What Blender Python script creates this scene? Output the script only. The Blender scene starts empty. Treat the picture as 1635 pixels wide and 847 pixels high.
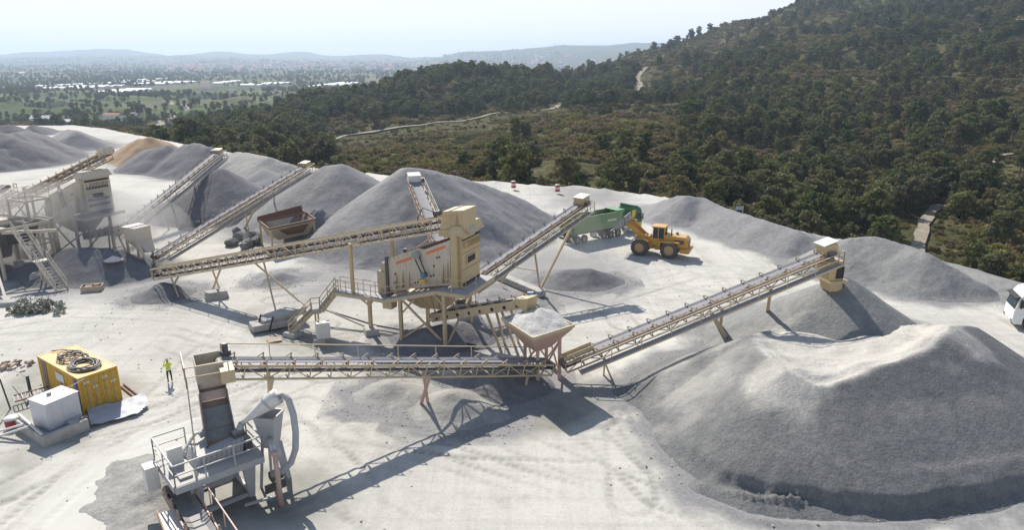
import bpy, bmesh, math, random
import numpy as np
from mathutils import Vector, Matrix
R = math.radians
random.seed(7); rng = np.random.default_rng(11)
sc = bpy.context.scene
COL = sc.collection
# ------------------------------------------------------------------ camera
CAMH, PITCH, FPX = 22.0, R(16.5), 1105.0
cam = bpy.data.cameras.new('camera'); camo = bpy.data.objects.new('camera', cam); COL.objects.link(camo)
cam.sensor_width = 36.0; cam.lens = 36.0 * FPX / 1635.0; cam.clip_start = 0.5; cam.clip_end = 30000
camo.location = (0, 0, CAMH); camo.rotation_euler = (R(90) - PITCH, 0, 0)
sc.camera = camo
# ------------------------------------------------------------------ world, sun, exposure
SUN_EL = R(42); SUN_DIR = Vector((-0.43, 0.90, 0)).normalized()      # horizontal direction towards the sun
w = bpy.data.worlds.new('World'); sc.world = w; w.use_nodes = True
nt = w.node_tree; bg = nt.nodes['Background']
sky = nt.nodes.new('ShaderNodeTexSky'); sky.sky_type = 'NISHITA'; sky.sun_disc = False
sky.sun_elevation = SUN_EL; sky.sun_rotation = math.atan2(SUN_DIR.x, SUN_DIR.y)
sky.altitude = 100; sky.air_density = 1.0; sky.dust_density = 0.7; sky.ozone_density = 1.2
mxs = nt.nodes.new('ShaderNodeMix'); mxs.data_type = 'RGBA';  nt.links.new(sky.outputs[0], mxs.inputs[6]); mxs.inputs[7].default_value = (7.1, 7.1, 7.35, 1)   # thin high haze over the clear sky
tcs = nt.nodes.new('ShaderNodeTexCoord'); sps = nt.nodes.new('ShaderNodeSeparateXYZ'); nt.links.new(tcs.outputs['Generated'], sps.inputs[0])
rms = nt.nodes.new('ShaderNodeMapRange'); rms.inputs[1].default_value = 0.12; rms.inputs[2].default_value = 0.55; rms.inputs[3].default_value = 0.95; rms.inputs[4].default_value = 0.0; nt.links.new(sps.outputs[2], rms.inputs[0]); nt.links.new(rms.outputs[0], mxs.inputs[0])
nt.links.new(mxs.outputs[2], bg.inputs[0]); bg.inputs[1].default_value = 0.10
sl = bpy.data.lights.new('sun', 'SUN'); sl.energy = 4.6; sl.angle = R(0.5); sl.color = (1.0, 0.94, 0.85)
so = bpy.data.objects.new('sun', sl); COL.objects.link(so); so.location = (-40, 80, 90)
sd = Vector((SUN_DIR.x * math.cos(SUN_EL), SUN_DIR.y * math.cos(SUN_EL), math.sin(SUN_EL)))
so.rotation_euler = sd.to_track_quat('Z', 'Y').to_euler()
vs = sc.view_settings; vs.view_transform = 'Standard'; vs.look = 'None'; vs.gamma = 1; vs.use_curve_mapping = False
vs.exposure = 0.58
sc.cycles.max_bounces = 5; sc.cycles.volume_bounces = 0; sc.cycles.diffuse_bounces = 3
sc.cycles.transparent_max_bounces = 8
# ------------------------------------------------------------------ placing helpers: where a sight line meets height z
CP, SP = math.cos(PITCH), math.sin(PITCH)
def G(px, py, z=0.0):
    a = (px - 817.5) / FPX; b = (py - 423.5) / FPX
    ry, rz = CP - b * SP, -SP - b * CP
    t = (z - CAMH) / rz
    return Vector((a * t, ry * t, z))
# ------------------------------------------------------------------ noise
def vnoise(x, y, seed=0):
    xi = np.floor(x).astype(np.int64); yi = np.floor(y).astype(np.int64)
    xf = x - xi; yf = y - yi
    def h(i, j):
        n = (i * 374761393 + j * 668265263 + seed * 974711) & 0x7fffffff
        n = ((n ^ (n >> 13)) * 1274126177) & 0x7fffffff
        return ((n ^ (n >> 16)) & 0xffff) / 65535.0
    u = xf * xf * (3 - 2 * xf); v = yf * yf * (3 - 2 * yf)
    return (h(xi, yi) * (1 - u) + h(xi + 1, yi) * u) * (1 - v) + (h(xi, yi + 1) * (1 - u) + h(xi + 1, yi + 1) * u) * v
def fbm(x, y, octv=4, seed=0):
    s = 0; a = 0.5; f = 1.0
    for k in range(octv):
        s = s + a * (vnoise(x * f + 13.7 * k, y * f - 7.1 * k, seed + k) - 0.5); a *= 0.5; f *= 2.03
    return s * 2        # about -1..1
# ------------------------------------------------------------------ materials
def nodes_of(name):
    m = bpy.data.materials.new(name); m.use_nodes = True
    n = m.node_tree; b = n.nodes['Principled BSDF']
    return m, n, b, n.links.new
def tex_noise(n, scale, detail=5, rough=0.6, vec=None, dist=0.0):
    t = n.nodes.new('ShaderNodeTexNoise'); t.inputs['Scale'].default_value = scale
    t.inputs['Detail'].default_value = detail; t.inputs['Roughness'].default_value = rough; t.inputs['Distortion'].default_value = dist
    if vec is not None: n.links.new(vec, t.inputs['Vector'])
    return t.outputs['Fac']
def pos(n, scale=None, rot=None):
    g = n.nodes.new('ShaderNodeNewGeometry')
    if scale is None and rot is None: return g.outputs['Position']
    mp = n.nodes.new('ShaderNodeMapping')
    if scale: mp.inputs['Scale'].default_value = scale
    if rot: mp.inputs['Rotation'].default_value = rot
    n.links.new(g.outputs['Position'], mp.inputs['Vector']); return mp.outputs[0]
def ramp(n, fac, stops):
    r = n.nodes.new('ShaderNodeValToRGB'); el = r.color_ramp.elements
    while len(el) < len(stops): el.new(0.5)
    for e, (p, c) in zip(el, stops):
        e.position = p; e.color = (c, c, c, 1) if not isinstance(c, (tuple, list)) else (*c, 1)
    n.links.new(fac, r.inputs[0]); return r.outputs[0]
def mixc(n, fac, a, b, mode='MIX'):
    x = n.nodes.new('ShaderNodeMix'); x.data_type = 'RGBA'; x.blend_type = mode
    for sock, val in ((x.inputs[0], fac), (x.inputs[6], a), (x.inputs[7], b)):
        if isinstance(val, (int, float)): sock.default_value = val
        elif isinstance(val, tuple): sock.default_value = (*val, 1)
        else: n.links.new(val, sock)
    return x.outputs[2]
def mth(n, op, a, b=None):
    x = n.nodes.new('ShaderNodeMath'); x.operation = op; x.use_clamp = False
    for s, v in ((x.inputs[0], a), (x.inputs[1], b)):
        if v is None: continue
        if isinstance(v, (int, float)): s.default_value = v
        else: n.links.new(v, s)
    return x.outputs[0]
def bump(n, b, h, strength=0.3, dist=0.05):
    bp = n.nodes.new('ShaderNodeBump'); bp.inputs['Strength'].default_value = strength; bp.inputs['Distance'].default_value = dist
    n.links.new(h, bp.inputs['Height']); n.links.new(bp.outputs[0], b.inputs['Normal'])
def paint(name, col, rough=0.55, metal=0.0, dust=0.35, dustcol=(0.50, 0.46, 0.40), wear=(0.22, 0.13, 0.08), wearamt=0.25, scale=3.0):
    """painted steel: chips and rust stains, stone dust lying on the upper faces"""
    m, n, b, L = nodes_of(name)
    p = pos(n)
    n1 = tex_noise(n, scale, 6, 0.65, p); n2 = tex_noise(n, scale * 4, 4, 0.7, p)
    c = mixc(n, mth(n, 'MULTIPLY', ramp(n, n1, [(0.56, 0.0), (0.72, 1.0)]), wearamt), tuple(col), wear)
    st = tex_noise(n, 1.0, 4, 0.7, pos(n, (5.0, 5.0, 0.45))); c = mixc(n, mth(n, 'MULTIPLY', ramp(n, st, [(0.54, 0.0), (0.70, 1.0)]), min(1.0, wearamt * 1.6)), c, tuple(0.5 * (a + q) for a, q in zip(wear, col)))
    v = ramp(n, n2, [(0.3, 0.82), (0.7, 1.08)])
    c = mixc(n, 1.0, c, v, 'MULTIPLY')
    g = n.nodes.new('ShaderNodeNewGeometry'); sx = n.nodes.new('ShaderNodeSeparateXYZ'); L(g.outputs['Normal'], sx.inputs[0])
    up = ramp(n, sx.outputs[2], [(0.2, 0.12), (0.9, 1.0)])
    d = mth(n, 'MULTIPLY', mth(n, 'MULTIPLY', up, ramp(n, n1, [(0.25, 0.45), (0.6, 1.0)])), dust)
    c = mixc(n, d, c, dustcol)
    L(c, b.inputs['Base Color']); b.inputs['Roughness'].default_value = rough; b.inputs['Metallic'].default_value = metal
    bump(n, b, n2, 0.15, 0.01)
    return m
def plain_mat(name, col, rough=0.7, metal=0.0, var=0.15, scale=2.0):
    m, n, b, L = nodes_of(name)
    t = tex_noise(n, scale, 5, 0.65, pos(n))
    c = mixc(n, 1.0, tuple(col), ramp(n, t, [(0.3, 1 - var), (0.7, 1 + var)]), 'MULTIPLY')
    L(c, b.inputs['Base Color']); b.inputs['Roughness'].default_value = rough; b.inputs['Metallic'].default_value = metal
    return m
def gravel(name, col, pale=(0.42, 0.40, 0.36), paleamt=0.3, lump=0.06, dark=0.75):
    m, n, b, L = nodes_of(name)
    p = pos(n)
    big = tex_noise(n, 0.22, 5, 0.6, p, 0.6); mid = tex_noise(n, 1.6, 6, 0.7, p); fine = tex_noise(n, 7.0, 4, 0.8, p)
    streak = tex_noise(n, 1.0, 5, 0.7, pos(n, (1.6, 1.6, 0.22)), 0.5)
    c = mixc(n, mth(n, 'MULTIPLY', ramp(n, big, [(0.45, 0.0), (0.75, 1.0)]), paleamt), tuple(col), pale)
    c = mixc(n, 0.8, c, ramp(n, streak, [(0.3, 0.82), (0.7, 1.12)]), 'MULTIPLY')
    c = mixc(n, 1.0, c, ramp(n, fine, [(0.28, dark), (0.55, 1.0), (0.78, 1.22)]), 'MULTIPLY')
    c = mixc(n, 0.9, c, ramp(n, mid, [(0.25, 0.86), (0.7, 1.1)]), 'MULTIPLY')
    L(c, b.inputs['Base Color']); b.inputs['Roughness'].default_value = 0.95; b.inputs['Specular IOR Level'].default_value = 0.15
    h = mth(n, 'ADD', mth(n, 'MULTIPLY', mid, 1.2), mth(n, 'MULTIPLY', fine, 0.5))
    bump(n, b, h, 0.75, lump * 2.2)
    return m
# ------------------------------------------------------------------ mesh builder
class MB:
    def __init__(s): s.v = []; s.f = []; s.m = []; s.cur = 0
    def add(s, vs, fs):
        o = len(s.v); s.v += [tuple(p) for p in vs]; s.f += [tuple(i + o for i in f) for f in fs]; s.m += [s.cur] * len(fs); return s
    def box(s, c, d, rot=None):
        hx, hy, hz = d[0] / 2, d[1] / 2, d[2] / 2
        vs = [Vector((x, y, z)) for x in (-hx, hx) for y in (-hy, hy) for z in (-hz, hz)]
        if rot is not None: vs = [rot @ p for p in vs]
        c = Vector(c); vs = [p + c for p in vs]
        return s.add(vs, [(0, 1, 3, 2), (4, 6, 7, 5), (0, 4, 5, 1), (2, 3, 7, 6), (0, 2, 6, 4), (1, 5, 7, 3)])
    def span(s, a, b): return s.box([(p + q) / 2 for p, q in zip(a, b)], [abs(q - p) for p, q in zip(a, b)])
    def bar(s, p, q, w=0.1, h=None, up=(0, 0, 1)):
        h = h or w; p = Vector(p); q = Vector(q); d = q - p; L = d.length
        if L < 1e-6: return s
        d.normalize(); u = Vector(up)
        if abs(d.dot(u)) > 0.98: u = Vector((1, 0, 0))
        x = d.cross(u).normalized(); z = x.cross(d)
        return s.box((p + q) / 2, (w, L, h), Matrix((x, d, z)).transposed())
    def tube(s, pts, r, n=8, cap=True):
        pts = [Vector(p) for p in pts]; rr = r if isinstance(r, (list, tuple)) else [r] * len(pts)
        t0 = (pts[1] - pts[0]).normalized(); nrm = t0.orthogonal().normalized(); rings = []
        for i, p in enumerate(pts):
            t = (pts[min(i + 1, len(pts) - 1)] - pts[max(i - 1, 0)]).normalized()
            nrm = (nrm - t * nrm.dot(t)).normalized(); bn = t.cross(nrm)
            rings.append([p + (nrm * math.cos(2 * math.pi * k / n) + bn * math.sin(2 * math.pi * k / n)) * rr[i] for k in range(n)])
        vs = [p for rg in rings for p in rg]; fs = []
        for i in range(len(pts) - 1):
            for k in range(n): fs.append((i * n + k, i * n + (k + 1) % n, (i + 1) * n + (k + 1) % n, (i + 1) * n + k))
        if cap: fs += [tuple(range(n - 1, -1, -1)), tuple((len(pts) - 1) * n + k for k in range(n))]
        return s.add(vs, fs)
    def prism(s, poly, axis, a, b):
        """poly: 2D outline; axis 'x','y','z' is the extrusion axis from a to b"""
        def P(u, v, t): return {'x': (t, u, v), 'y': (u, t, v), 'z': (u, v, t)}[axis]
        n = len(poly); vs = [P(u, v, a) for u, v in poly] + [P(u, v, b) for u, v in poly]
        return s.add(vs, [tuple(range(n)), tuple(range(2 * n - 1, n - 1, -1))] + [(i, i + n, (i + 1) % n + n, (i + 1) % n) for i in range(n)])
    def frustum(s, low, high, open_top=False):
        n = len(low); vs = list(low) + list(high); fs = [(i, (i + 1) % n, (i + 1) % n + n, i + n) for i in range(n)]
        fs.append(tuple(range(n - 1, -1, -1)))
        if not open_top: fs.append(tuple(range(n, 2 * n)))
        return s.add(vs, fs)
    def cyl(s, p, q, r, n=16): return s.tube([p, q], r, n)
    def mat_slot(s, k): s.cur = k; return s
    def build(s, name, mats, parent=None, smooth=False, bevel=0.0):
        me = bpy.data.meshes.new(name); me.from_pydata(s.v, [], s.f)
        for m in (mats if isinstance(mats, (list, tuple)) else [mats]): me.materials.append(m)
        if any(s.m): me.polygons.foreach_set('material_index', s.m)
        bm = bmesh.new(); bm.from_mesh(me); bmesh.ops.recalc_face_normals(bm, faces=bm.faces); bm.to_mesh(me); bm.free()
        if smooth: me.polygons.foreach_set('use_smooth', [True] * len(me.polygons))
        o = bpy.data.objects.new(name, me); COL.objects.link(o)
        if parent is not None: o.parent = parent
        if bevel:
            b = o.modifiers.new('edge', 'BEVEL'); b.width = bevel; b.segments = 2; b.limit_method = 'ANGLE'; b.angle_limit = R(40)
        return o
def tag(o, label=None, cat=None, group=None, kind=None):
    for k, v in (('label', label), ('category', cat), ('group', group), ('kind', kind)):
        if v: o[k] = v
    return o
def thing(name, label, cat, loc=(0, 0, 0), rz=0.0, group=None):
    o = bpy.data.objects.new(name, None); COL.objects.link(o); o.empty_display_size = 0.3
    o.location = loc; o.rotation_euler = (0, 0, rz); return tag(o, label, cat, group)
def loc_of(root):                                       # world point -> local point of a thing
    M = Matrix.Translation(root.location) @ root.rotation_euler.to_matrix().to_4x4(); Mi = M.inverted()
    return lambda p: Mi @ Vector(p)
def copy_tree(o, parent=None):
    c = o.copy(); COL.objects.link(c); c.parent = parent
    for ch in list(o.children): copy_tree(ch, c)
    return c
def grid_mesh(name, X, Y, Z, mats, keep=None, smooth=True, parent=None):
    ny, nx = X.shape; idx = np.arange(nx * ny).reshape(ny, nx)
    q = np.stack([idx[:-1, :-1], idx[:-1, 1:], idx[1:, 1:], idx[1:, :-1]], -1)
    if keep is not None:
        kq = keep[:-1, :-1] | keep[:-1, 1:] | keep[1:, 1:] | keep[1:, :-1]; q = q[kq]
    q = q.reshape(-1, 4); co = np.stack([X, Y, Z], -1).reshape(-1, 3)
    used, inv = np.unique(q, return_inverse=True); co = co[used]; q = inv.reshape(-1, 4)
    return raw_mesh(name, co, q, mats, smooth, parent)
def raw_mesh(name, co, q, mats, smooth=False, parent=None, link=True):
    me = bpy.data.meshes.new(name); me.vertices.add(len(co)); me.vertices.foreach_set('co', np.asarray(co, np.float32).ravel())
    nf, k = q.shape; me.loops.add(nf * k); me.loops.foreach_set('vertex_index', q.astype(np.int32).ravel())
    me.polygons.add(nf); me.polygons.foreach_set('loop_start', np.arange(0, nf * k, k, dtype=np.int32))
    if smooth: me.polygons.foreach_set('use_smooth', np.ones(nf, bool))
    me.update(calc_edges=True)
    for m in (mats if isinstance(mats, (list, tuple)) else [mats]): me.materials.append(m)
    o = bpy.data.objects.new(name, me)
    if link: COL.objects.link(o)
    if parent is not None: o.parent = parent
    return o
def seg_dist(X, Y, pts):
    """distance to a polyline, and the parameter-interpolated third value of its points"""
    best = np.full(X.shape, 1e9); val = np.zeros(X.shape)
    for a, b in zip(pts[:-1], pts[1:]):
        dx, dy = b[0] - a[0], b[1] - a[1]; l2 = dx * dx + dy * dy + 1e-9
        t = np.clip(((X - a[0]) * dx + (Y - a[1]) * dy) / l2, 0, 1)
        d = np.hypot(X - a[0] - t * dx, Y - a[1] - t * dy); m = d < best
        best = np.where(m, d, best)
        if len(a) > 2: val = np.where(m, a[2] + t * (b[2] - a[2]), val)
    return best, val
def inside(X, Y, poly):
    r = np.zeros(X.shape, bool); n = len(poly)
    for i in range(n):
        x1, y1 = poly[i][:2]; x2, y2 = poly[(i + 1) % n][:2]
        if y1 == y2: continue
        c = ((y1 > Y) != (y2 > Y)) & (X < (x2 - x1) * (Y - y1) / (y2 - y1) + x1); r ^= c
    return r
# ================================================================== TERRAIN beyond the quarry
EDGE_PX = [(1900, 540), (1720, 478), (1635, 455), (1540, 428), (1450, 405), (1300, 378), (1180, 347), (1070, 318), (960, 303), (820, 294), (700, 288),
           (560, 276), (450, 262), (350, 240), (250, 222), (170, 206), (60, 193), (-150, 193)]
EDGE = [G(x, y) for x, y in EDGE_PX]
QPOLY = [(120, -60)] + [(p.x, p.y) for p in EDGE] + [(-230, 100), (-160, -60)]
PROF = {   # sight column -> list of (distance, height) of the valley, slopes and ridges
 1900: [(55, -8), (110, -8), (200, 2), (300, 20), (450, 60), (600, 105), (760, 120), (1000, 70)],
 1635: [(60, -10), (110, -12), (150, -9), (200, -4.7), (300, 8), (450, 39), (560, 66), (700, 108), (850, 104), (1150, 50)],
 1400: [(70, -15), (130, -11), (190, -12), (300, -4.8), (450, 20), (650, 57), (850, 106), (960, 112), (1250, 50)],
 1270: [(80, -14), (130, -9), (205, -11), (330, -4), (500, 20), (700, 54), (880, 92), (1200, 40)],
 1200: [(85, -14), (130, -7), (220, -9.4), (350, -3), (550, 20), (750, 49), (900, 72), (1200, 30)],
 1120: [(90, -14), (133, -6), (210, -7), (365, -4), (550, 12), (750, 35), (920, 54), (1200, 10)],
 1040: [(95, -13), (135, -5), (200, -4.7), (380, -5), (550, 1.8), (750, 19), (950, 38), (1250, -10)],
 970:  [(98, -12), (135, -4), (190, -3), (340, -7), (480, -5), (640, 4), (800, 12), (1000, 20), (1250, -20)],
 900:  [(100, -12), (130, -3), (180, -2.8), (320, -6.5), (420, -8), (560, -3.5), (760, 4), (1000, -24)],
 800:  [(105, -12), (135, -2), (200, -3.8), (330, -8.8), (400, -10), (500, -1), (620, 8.5), (800, -22)],
 700:  [(105, -12), (140, -2), (200, -2.9), (340, -10), (400, -10), (500, -1), (600, 9), (780, -22)],
 600:  [(110, -12), (145, -2.5), (200, -4.7), (320, -12.7), (400, -15), (480, -7), (560, 3), (700, -24)],
 500:  [(120, -12), (165, -4), (260, -9), (380, -17), (480, -10), (540, -5), (640, -26)],
 400:  [(130, -14), (180, -6), (300, -11), (420, -16), (500, -16), (600, -28)],
 300:  [(150, -14), (200, -5), (300, -11), (420, -19), (520, -29)],
 200:  [(180, -14), (225, -6), (300, -10), (400, -16), (520, -30)],
 0:    [(190, -14), (235, -6), (300, -12), (400, -19), (540, -31)],
 -300: [(190, -14), (235, -8), (300, -14), (400, -20), (540, -31)]}
CREST = [(-300, 92), (0, 93), (60, 84), (150, 79), (220, 80), (285, 88), (370, 80), (430, 87), (500, 86), (525, 92), (560, 87), (610, 86), (660, 94),
         (700, 89), (770, 84), (860, 76), (950, 71), (1040, 66), (1200, 70), (1900, 80)]
LD = np.linspace(math.log(50), math.log(10500), 280)
cols = sorted(PROF); TAB = []
cpx = np.arange(-300, 1901, 20.0)
for c in cols:
    pr = list(PROF[c]); last = pr[-1][0]
    if last < 1300: pr += [(max(last * 1.25, 1300), -29)] if last > 700 else [(1000, -30), (1300, -28)]
    pr += [(2200, -25), (3000, -20)]
    ld = np.log([p[0] for p in pr]); TAB.append(np.interp(LD, ld, [p[1] for p in pr]))
TAB = np.array(TAB)
TT = np.array([[np.interp(x, cols, TAB[:, k]) for k in range(TAB.shape[1])] for x in cpx])
for _ in range(2):
    TT[1:-1] = (TT[:-2] + 2 * TT[1:-1] + TT[2:]) / 4; TT[:, 1:-1] = (TT[:, :-2] + 2 * TT[:, 1:-1] + TT[:, 2:]) / 4
DD = np.exp(LD)
crz = np.interp(cpx, [c[0] for c in CREST], [c[1] for c in CREST])
for i, x in enumerate(cpx):
    rightness = np.clip((x - 660) / 80, 0, 1); dc = 8200 - 2600 * rightness
    zc = CAMH + dc * math.tan(math.atan((423.5 - crz[i]) / FPX) - PITCH) * 1.0
    base = np.interp(DD, [3000, 4300, dc * 0.9, dc, dc * 1.1, 10500], [-20, -12 + 20 * rightness, zc * 0.55, zc, zc * 0.75, 0])
    k = np.clip((DD - 2800) / 500, 0, 1); TT[i] = TT[i] * (1 - k) + base * k
def col_of(x, y): return 817.5 + x / np.maximum(y, 1.0) / 0.985 * FPX
def terrain(x, y, detail=True):
    x = np.asarray(x, float); y = np.asarray(y, float)
    c = np.clip((col_of(x, y) + 300) / 20, 0, len(cpx) - 1.001); r = np.clip((np.log(np.maximum(y, 51)) - LD[0]) / (LD[1] - LD[0]), 0, len(LD) - 1.001)
    i = c.astype(int); j = r.astype(int); u = c - i; v = r - j
    z = (TT[i, j] * (1 - v) + TT[i, j + 1] * v) * (1 - u) + (TT[i + 1, j] * (1 - v) + TT[i + 1, j + 1] * v) * u
    amp = np.interp(y, [60, 130, 250, 600, 900, 1300, 3000, 4600, 10500], [0.5, 2.0, 6.0, 13.0, 15, 2.0, 3.0, 30, 40])
    rg = fbm(x / 120.0 + 3.3, y / 150.0, 4, 5); nz = (0.45 - 1.6 * np.abs(rg) + 0.5 * fbm(x / 45.0, y / 45.0, 3, 6)) * np.where(y < 1300, 1, 0.2) + fbm(x / 600.0, y / 600.0, 5, 9) * np.clip((y - 1200) / 1500, 0, 1)
    return z + nz * amp + 45 * np.clip((y - 4200) / 1500, 0, 1) * fbm(x / 1500.0 + 4, y / 1500.0, 4, 19)
def hit(px, py):
    """first point of the terrain met by a sight line"""
    a = (px - 817.5) / FPX; b = (py - 423.5) / FPX; ry, rz = CP - b * SP, -SP - b * CP
    y = np.exp(np.linspace(math.log(100), math.log(9500), 1600)); t = y / ry; z = CAMH + rz * t; x = a * t
    zt = terrain(x, y); k = np.argmax(zt >= z)
    if not (zt >= z).any(): k = len(y) - 1
    return Vector((x[k], y[k], zt[k]))

# materials of the setting
def ground_mat():
    m, n, b, L = nodes_of('stone_dust_ground')
    p = pos(n)
    big = tex_noise(n, 0.055, 5, 0.6, p, 0.8); mid = tex_noise(n, 0.5, 6, 0.68, p, 0.5); fine = tex_noise(n, 5.0, 5, 0.75, p)
    tr1 = tex_noise(n, 1.0, 4, 0.7, pos(n, (0.05, 0.9, 1), (0, 0, R(-28))), 0.9); clod = tex_noise(n, 14.0, 4, 0.8, p)
    tr2 = tex_noise(n, 1.0, 4, 0.7, pos(n, (1.1, 0.05, 1), (0, 0, R(-52))), 0.9)
    c = mixc(n, ramp(n, big, [(0.38, 0.0), (0.68, 1.0)]), (0.525, 0.507, 0.462), (0.425, 0.413, 0.375))
    c = mixc(n, mth(n, 'MULTIPLY', ramp(n, mid, [(0.54, 0.0), (0.72, 1.0)]), 0.45), c, (0.27, 0.26, 0.23))
    c = mixc(n, 0.6, c, ramp(n, tr1, [(0.35, 0.84), (0.5, 1.0), (0.7, 1.08)]), 'MULTIPLY')
    c = mixc(n, 0.5, c, ramp(n, tr2, [(0.35, 0.84), (0.5, 1.0), (0.7, 1.08)]), 'MULTIPLY')
    c = mixc(n, 0.9, c, ramp(n, fine, [(0.30, 0.84), (0.55, 1.0), (0.8, 1.10)]), 'MULTIPLY')
    c = mixc(n, 0.8, c, ramp(n, clod, [(0.30, 0.62), (0.44, 1.0), (0.7, 1.06)]), 'MULTIPLY')
    tk = n.nodes.new('ShaderNodeAttribute'); tk.attribute_name = 'track'
    c = mixc(n, mth(n, 'MULTIPLY', tk.outputs['Fac'], 0.65), c, (0.20, 0.193, 0.17))
    at = n.nodes.new('ShaderNodeAttribute'); at.attribute_name = 'damp'
    c = mixc(n, mth(n, 'MULTIPLY', at.outputs['Fac'], 0.9), c, mixc(n, ramp(n, mid, [(0.35, 0.0), (0.65, 1.0)]), (0.12, 0.12, 0.10), (0.235, 0.228, 0.195)))
    at2 = n.nodes.new('ShaderNodeAttribute'); at2.attribute_name = 'slurry'
    c = mixc(n, at2.outputs['Fac'], c, (0.52, 0.512, 0.465))
    gy = n.nodes.new('ShaderNodeAttribute'); gy.attribute_name = 'spill'
    c = mixc(n, gy.outputs['Fac'], c, mixc(n, 1.0, (0.225, 0.222, 0.22), ramp(n, fine, [(0.3, 0.75), (0.7, 1.2)]), 'MULTIPLY'))
    L(c, b.inputs['Base Color'])
    L(ramp(n, at.outputs['Fac'], [(0.0, 0.95), (1.0, 0.6)]), b.inputs['Roughness']); b.inputs['Specular IOR Level'].default_value = 0.2
    h = mth(n, 'ADD', mth(n, 'MULTIPLY', mid, 1.0), mth(n, 'ADD', mth(n, 'MULTIPLY', fine, 0.35), mth(n, 'MULTIPLY', clod, 0.12)))
    h = mth(n, 'MULTIPLY', h, mth(n, 'SUBTRACT', 1.0, mth(n, 'MULTIPLY', at2.outputs['Fac'], 0.85)))
    bump(n, b, h, 0.33, 0.10)
    return m
def hill_mat():
    m, n, b, L = nodes_of('hillside_soil')
    p = pos(n)
    big = tex_noise(n, 0.012, 5, 0.65, p, 0.5); mid = tex_noise(n, 0.09, 6, 0.7, p); fine = tex_noise(n, 0.6, 5, 0.75, p)
    tiny = tex_noise(n, 1.1, 4, 0.8, p)
    c = mixc(n, ramp(n, mid, [(0.40, 0.0), (0.60, 1.0)]), (0.088, 0.078, 0.036), (0.200, 0.145, 0.080))
    c = mixc(n, ramp(n, big, [(0.46, 0.0), (0.62, 0.6)]), c, (0.115, 0.112, 0.042))
    c = mixc(n, ramp(n, tex_noise(n, 0.045, 5, 0.75, p, 1.0), [(0.58, 0.0), (0.66, 0.8)]), c, (0.27, 0.215, 0.15))
    c = mixc(n, ramp(n, fine, [(0.60, 0.0), (0.70, 0.6)]), c, (0.25, 0.205, 0.145))
    c = mixc(n, ramp(n, tiny, [(0.42, 0.85), (0.58, 0.0)]), c, (0.045, 0.052, 0.020))
    c = mixc(n, ramp(n, tex_noise(n, 0.33, 6, 0.8, p, 0.8), [(0.44, 0.8), (0.56, 0.0)]), c, (0.050, 0.058, 0.022))
    c = mixc(n, ramp(n, fine, [(0.30, 0.9), (0.44, 0.0)]), c, (0.05, 0.052, 0.024))
    # the farmed plain: fields in patches of green, straw and bare earth
    vo = n.nodes.new('ShaderNodeTexVoronoi'); vo.inputs['Scale'].default_value = 1.0; vo.distance = 'CHEBYCHEV'
    L(pos(n, (0.0085, 0.0052, 0.0), (0, 0, R(14))), vo.inputs['Vector'])
    hs = n.nodes.new('ShaderNodeSeparateColor'); L(vo.outputs['Color'], hs.inputs[0])
    fcol = ramp(n, hs.outputs[0], [(0.0, (0.035, 0.05, 0.026)), (0.3, (0.07, 0.085, 0.04)), (0.5, (0.10, 0.13, 0.045)), (0.68, (0.17, 0.15, 0.085)), (0.85, (0.07, 0.085, 0.04)), (1.0, (0.22, 0.19, 0.13))])
    fcol = mixc(n, 0.7, fcol, ramp(n, tex_noise(n, 0.03, 5, 0.7, p), [(0.3, 0.5), (0.65, 1.25)]), 'MULTIPLY')
    sx = n.nodes.new('ShaderNodeSeparateXYZ'); L(p, sx.inputs[0])
    lowz = ramp(n, mth(n, 'MULTIPLY', mth(n, 'ADD', sx.outputs[2], 40.0), 0.02), [(0.36, 1.0), (0.52, 0.0)])
    far = ramp(n, mth(n, 'MULTIPLY', sx.outputs[1], 0.0005), [(0.20, 0.0), (0.28, 1.0)])
    veryfar = ramp(n, mth(n, 'MULTIPLY', sx.outputs[1], 0.0001), [(0.4, 0.0), (0.55, 0.35)])
    fm = mth(n, 'MULTIPLY', lowz, far)
    c = mixc(n, fm, c, fcol); c = mixc(n, veryfar, c, (0.10, 0.125, 0.055))
    L(c, b.inputs['Base Color']); b.inputs['Roughness'].default_value = 1.0; b.inputs['Specular IOR Level'].default_value = 0.05
    bump(n, b, mth(n, 'ADD', mid, mth(n, 'MULTIPLY', fine, 0.3)), 0.8, 2.0)
    return m
M_HILL = hill_mat(); M_GROUND = ground_mat()
tc = np.concatenate([np.linspace(-300, 1900, 300)]); td = np.exp(np.linspace(math.log(60), math.log(10400), 420))
TA, TD = np.meshgrid((tc - 817.5) / FPX * 0.985, td); TX = TA * TD; TZ = terrain(TX, TD)
# keep it under the quarry floor
ins = inside(TX, TD, QPOLY); ed, _ = seg_dist(TX, TD, [(p.x, p.y) for p in EDGE])
TZ = np.where(ins, np.minimum(TZ, -4 - np.minimum(ed, 30) * 0.3), TZ)
tag(grid_mesh('hillside', TX, TD, TZ, M_HILL), kind='structure')
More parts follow.
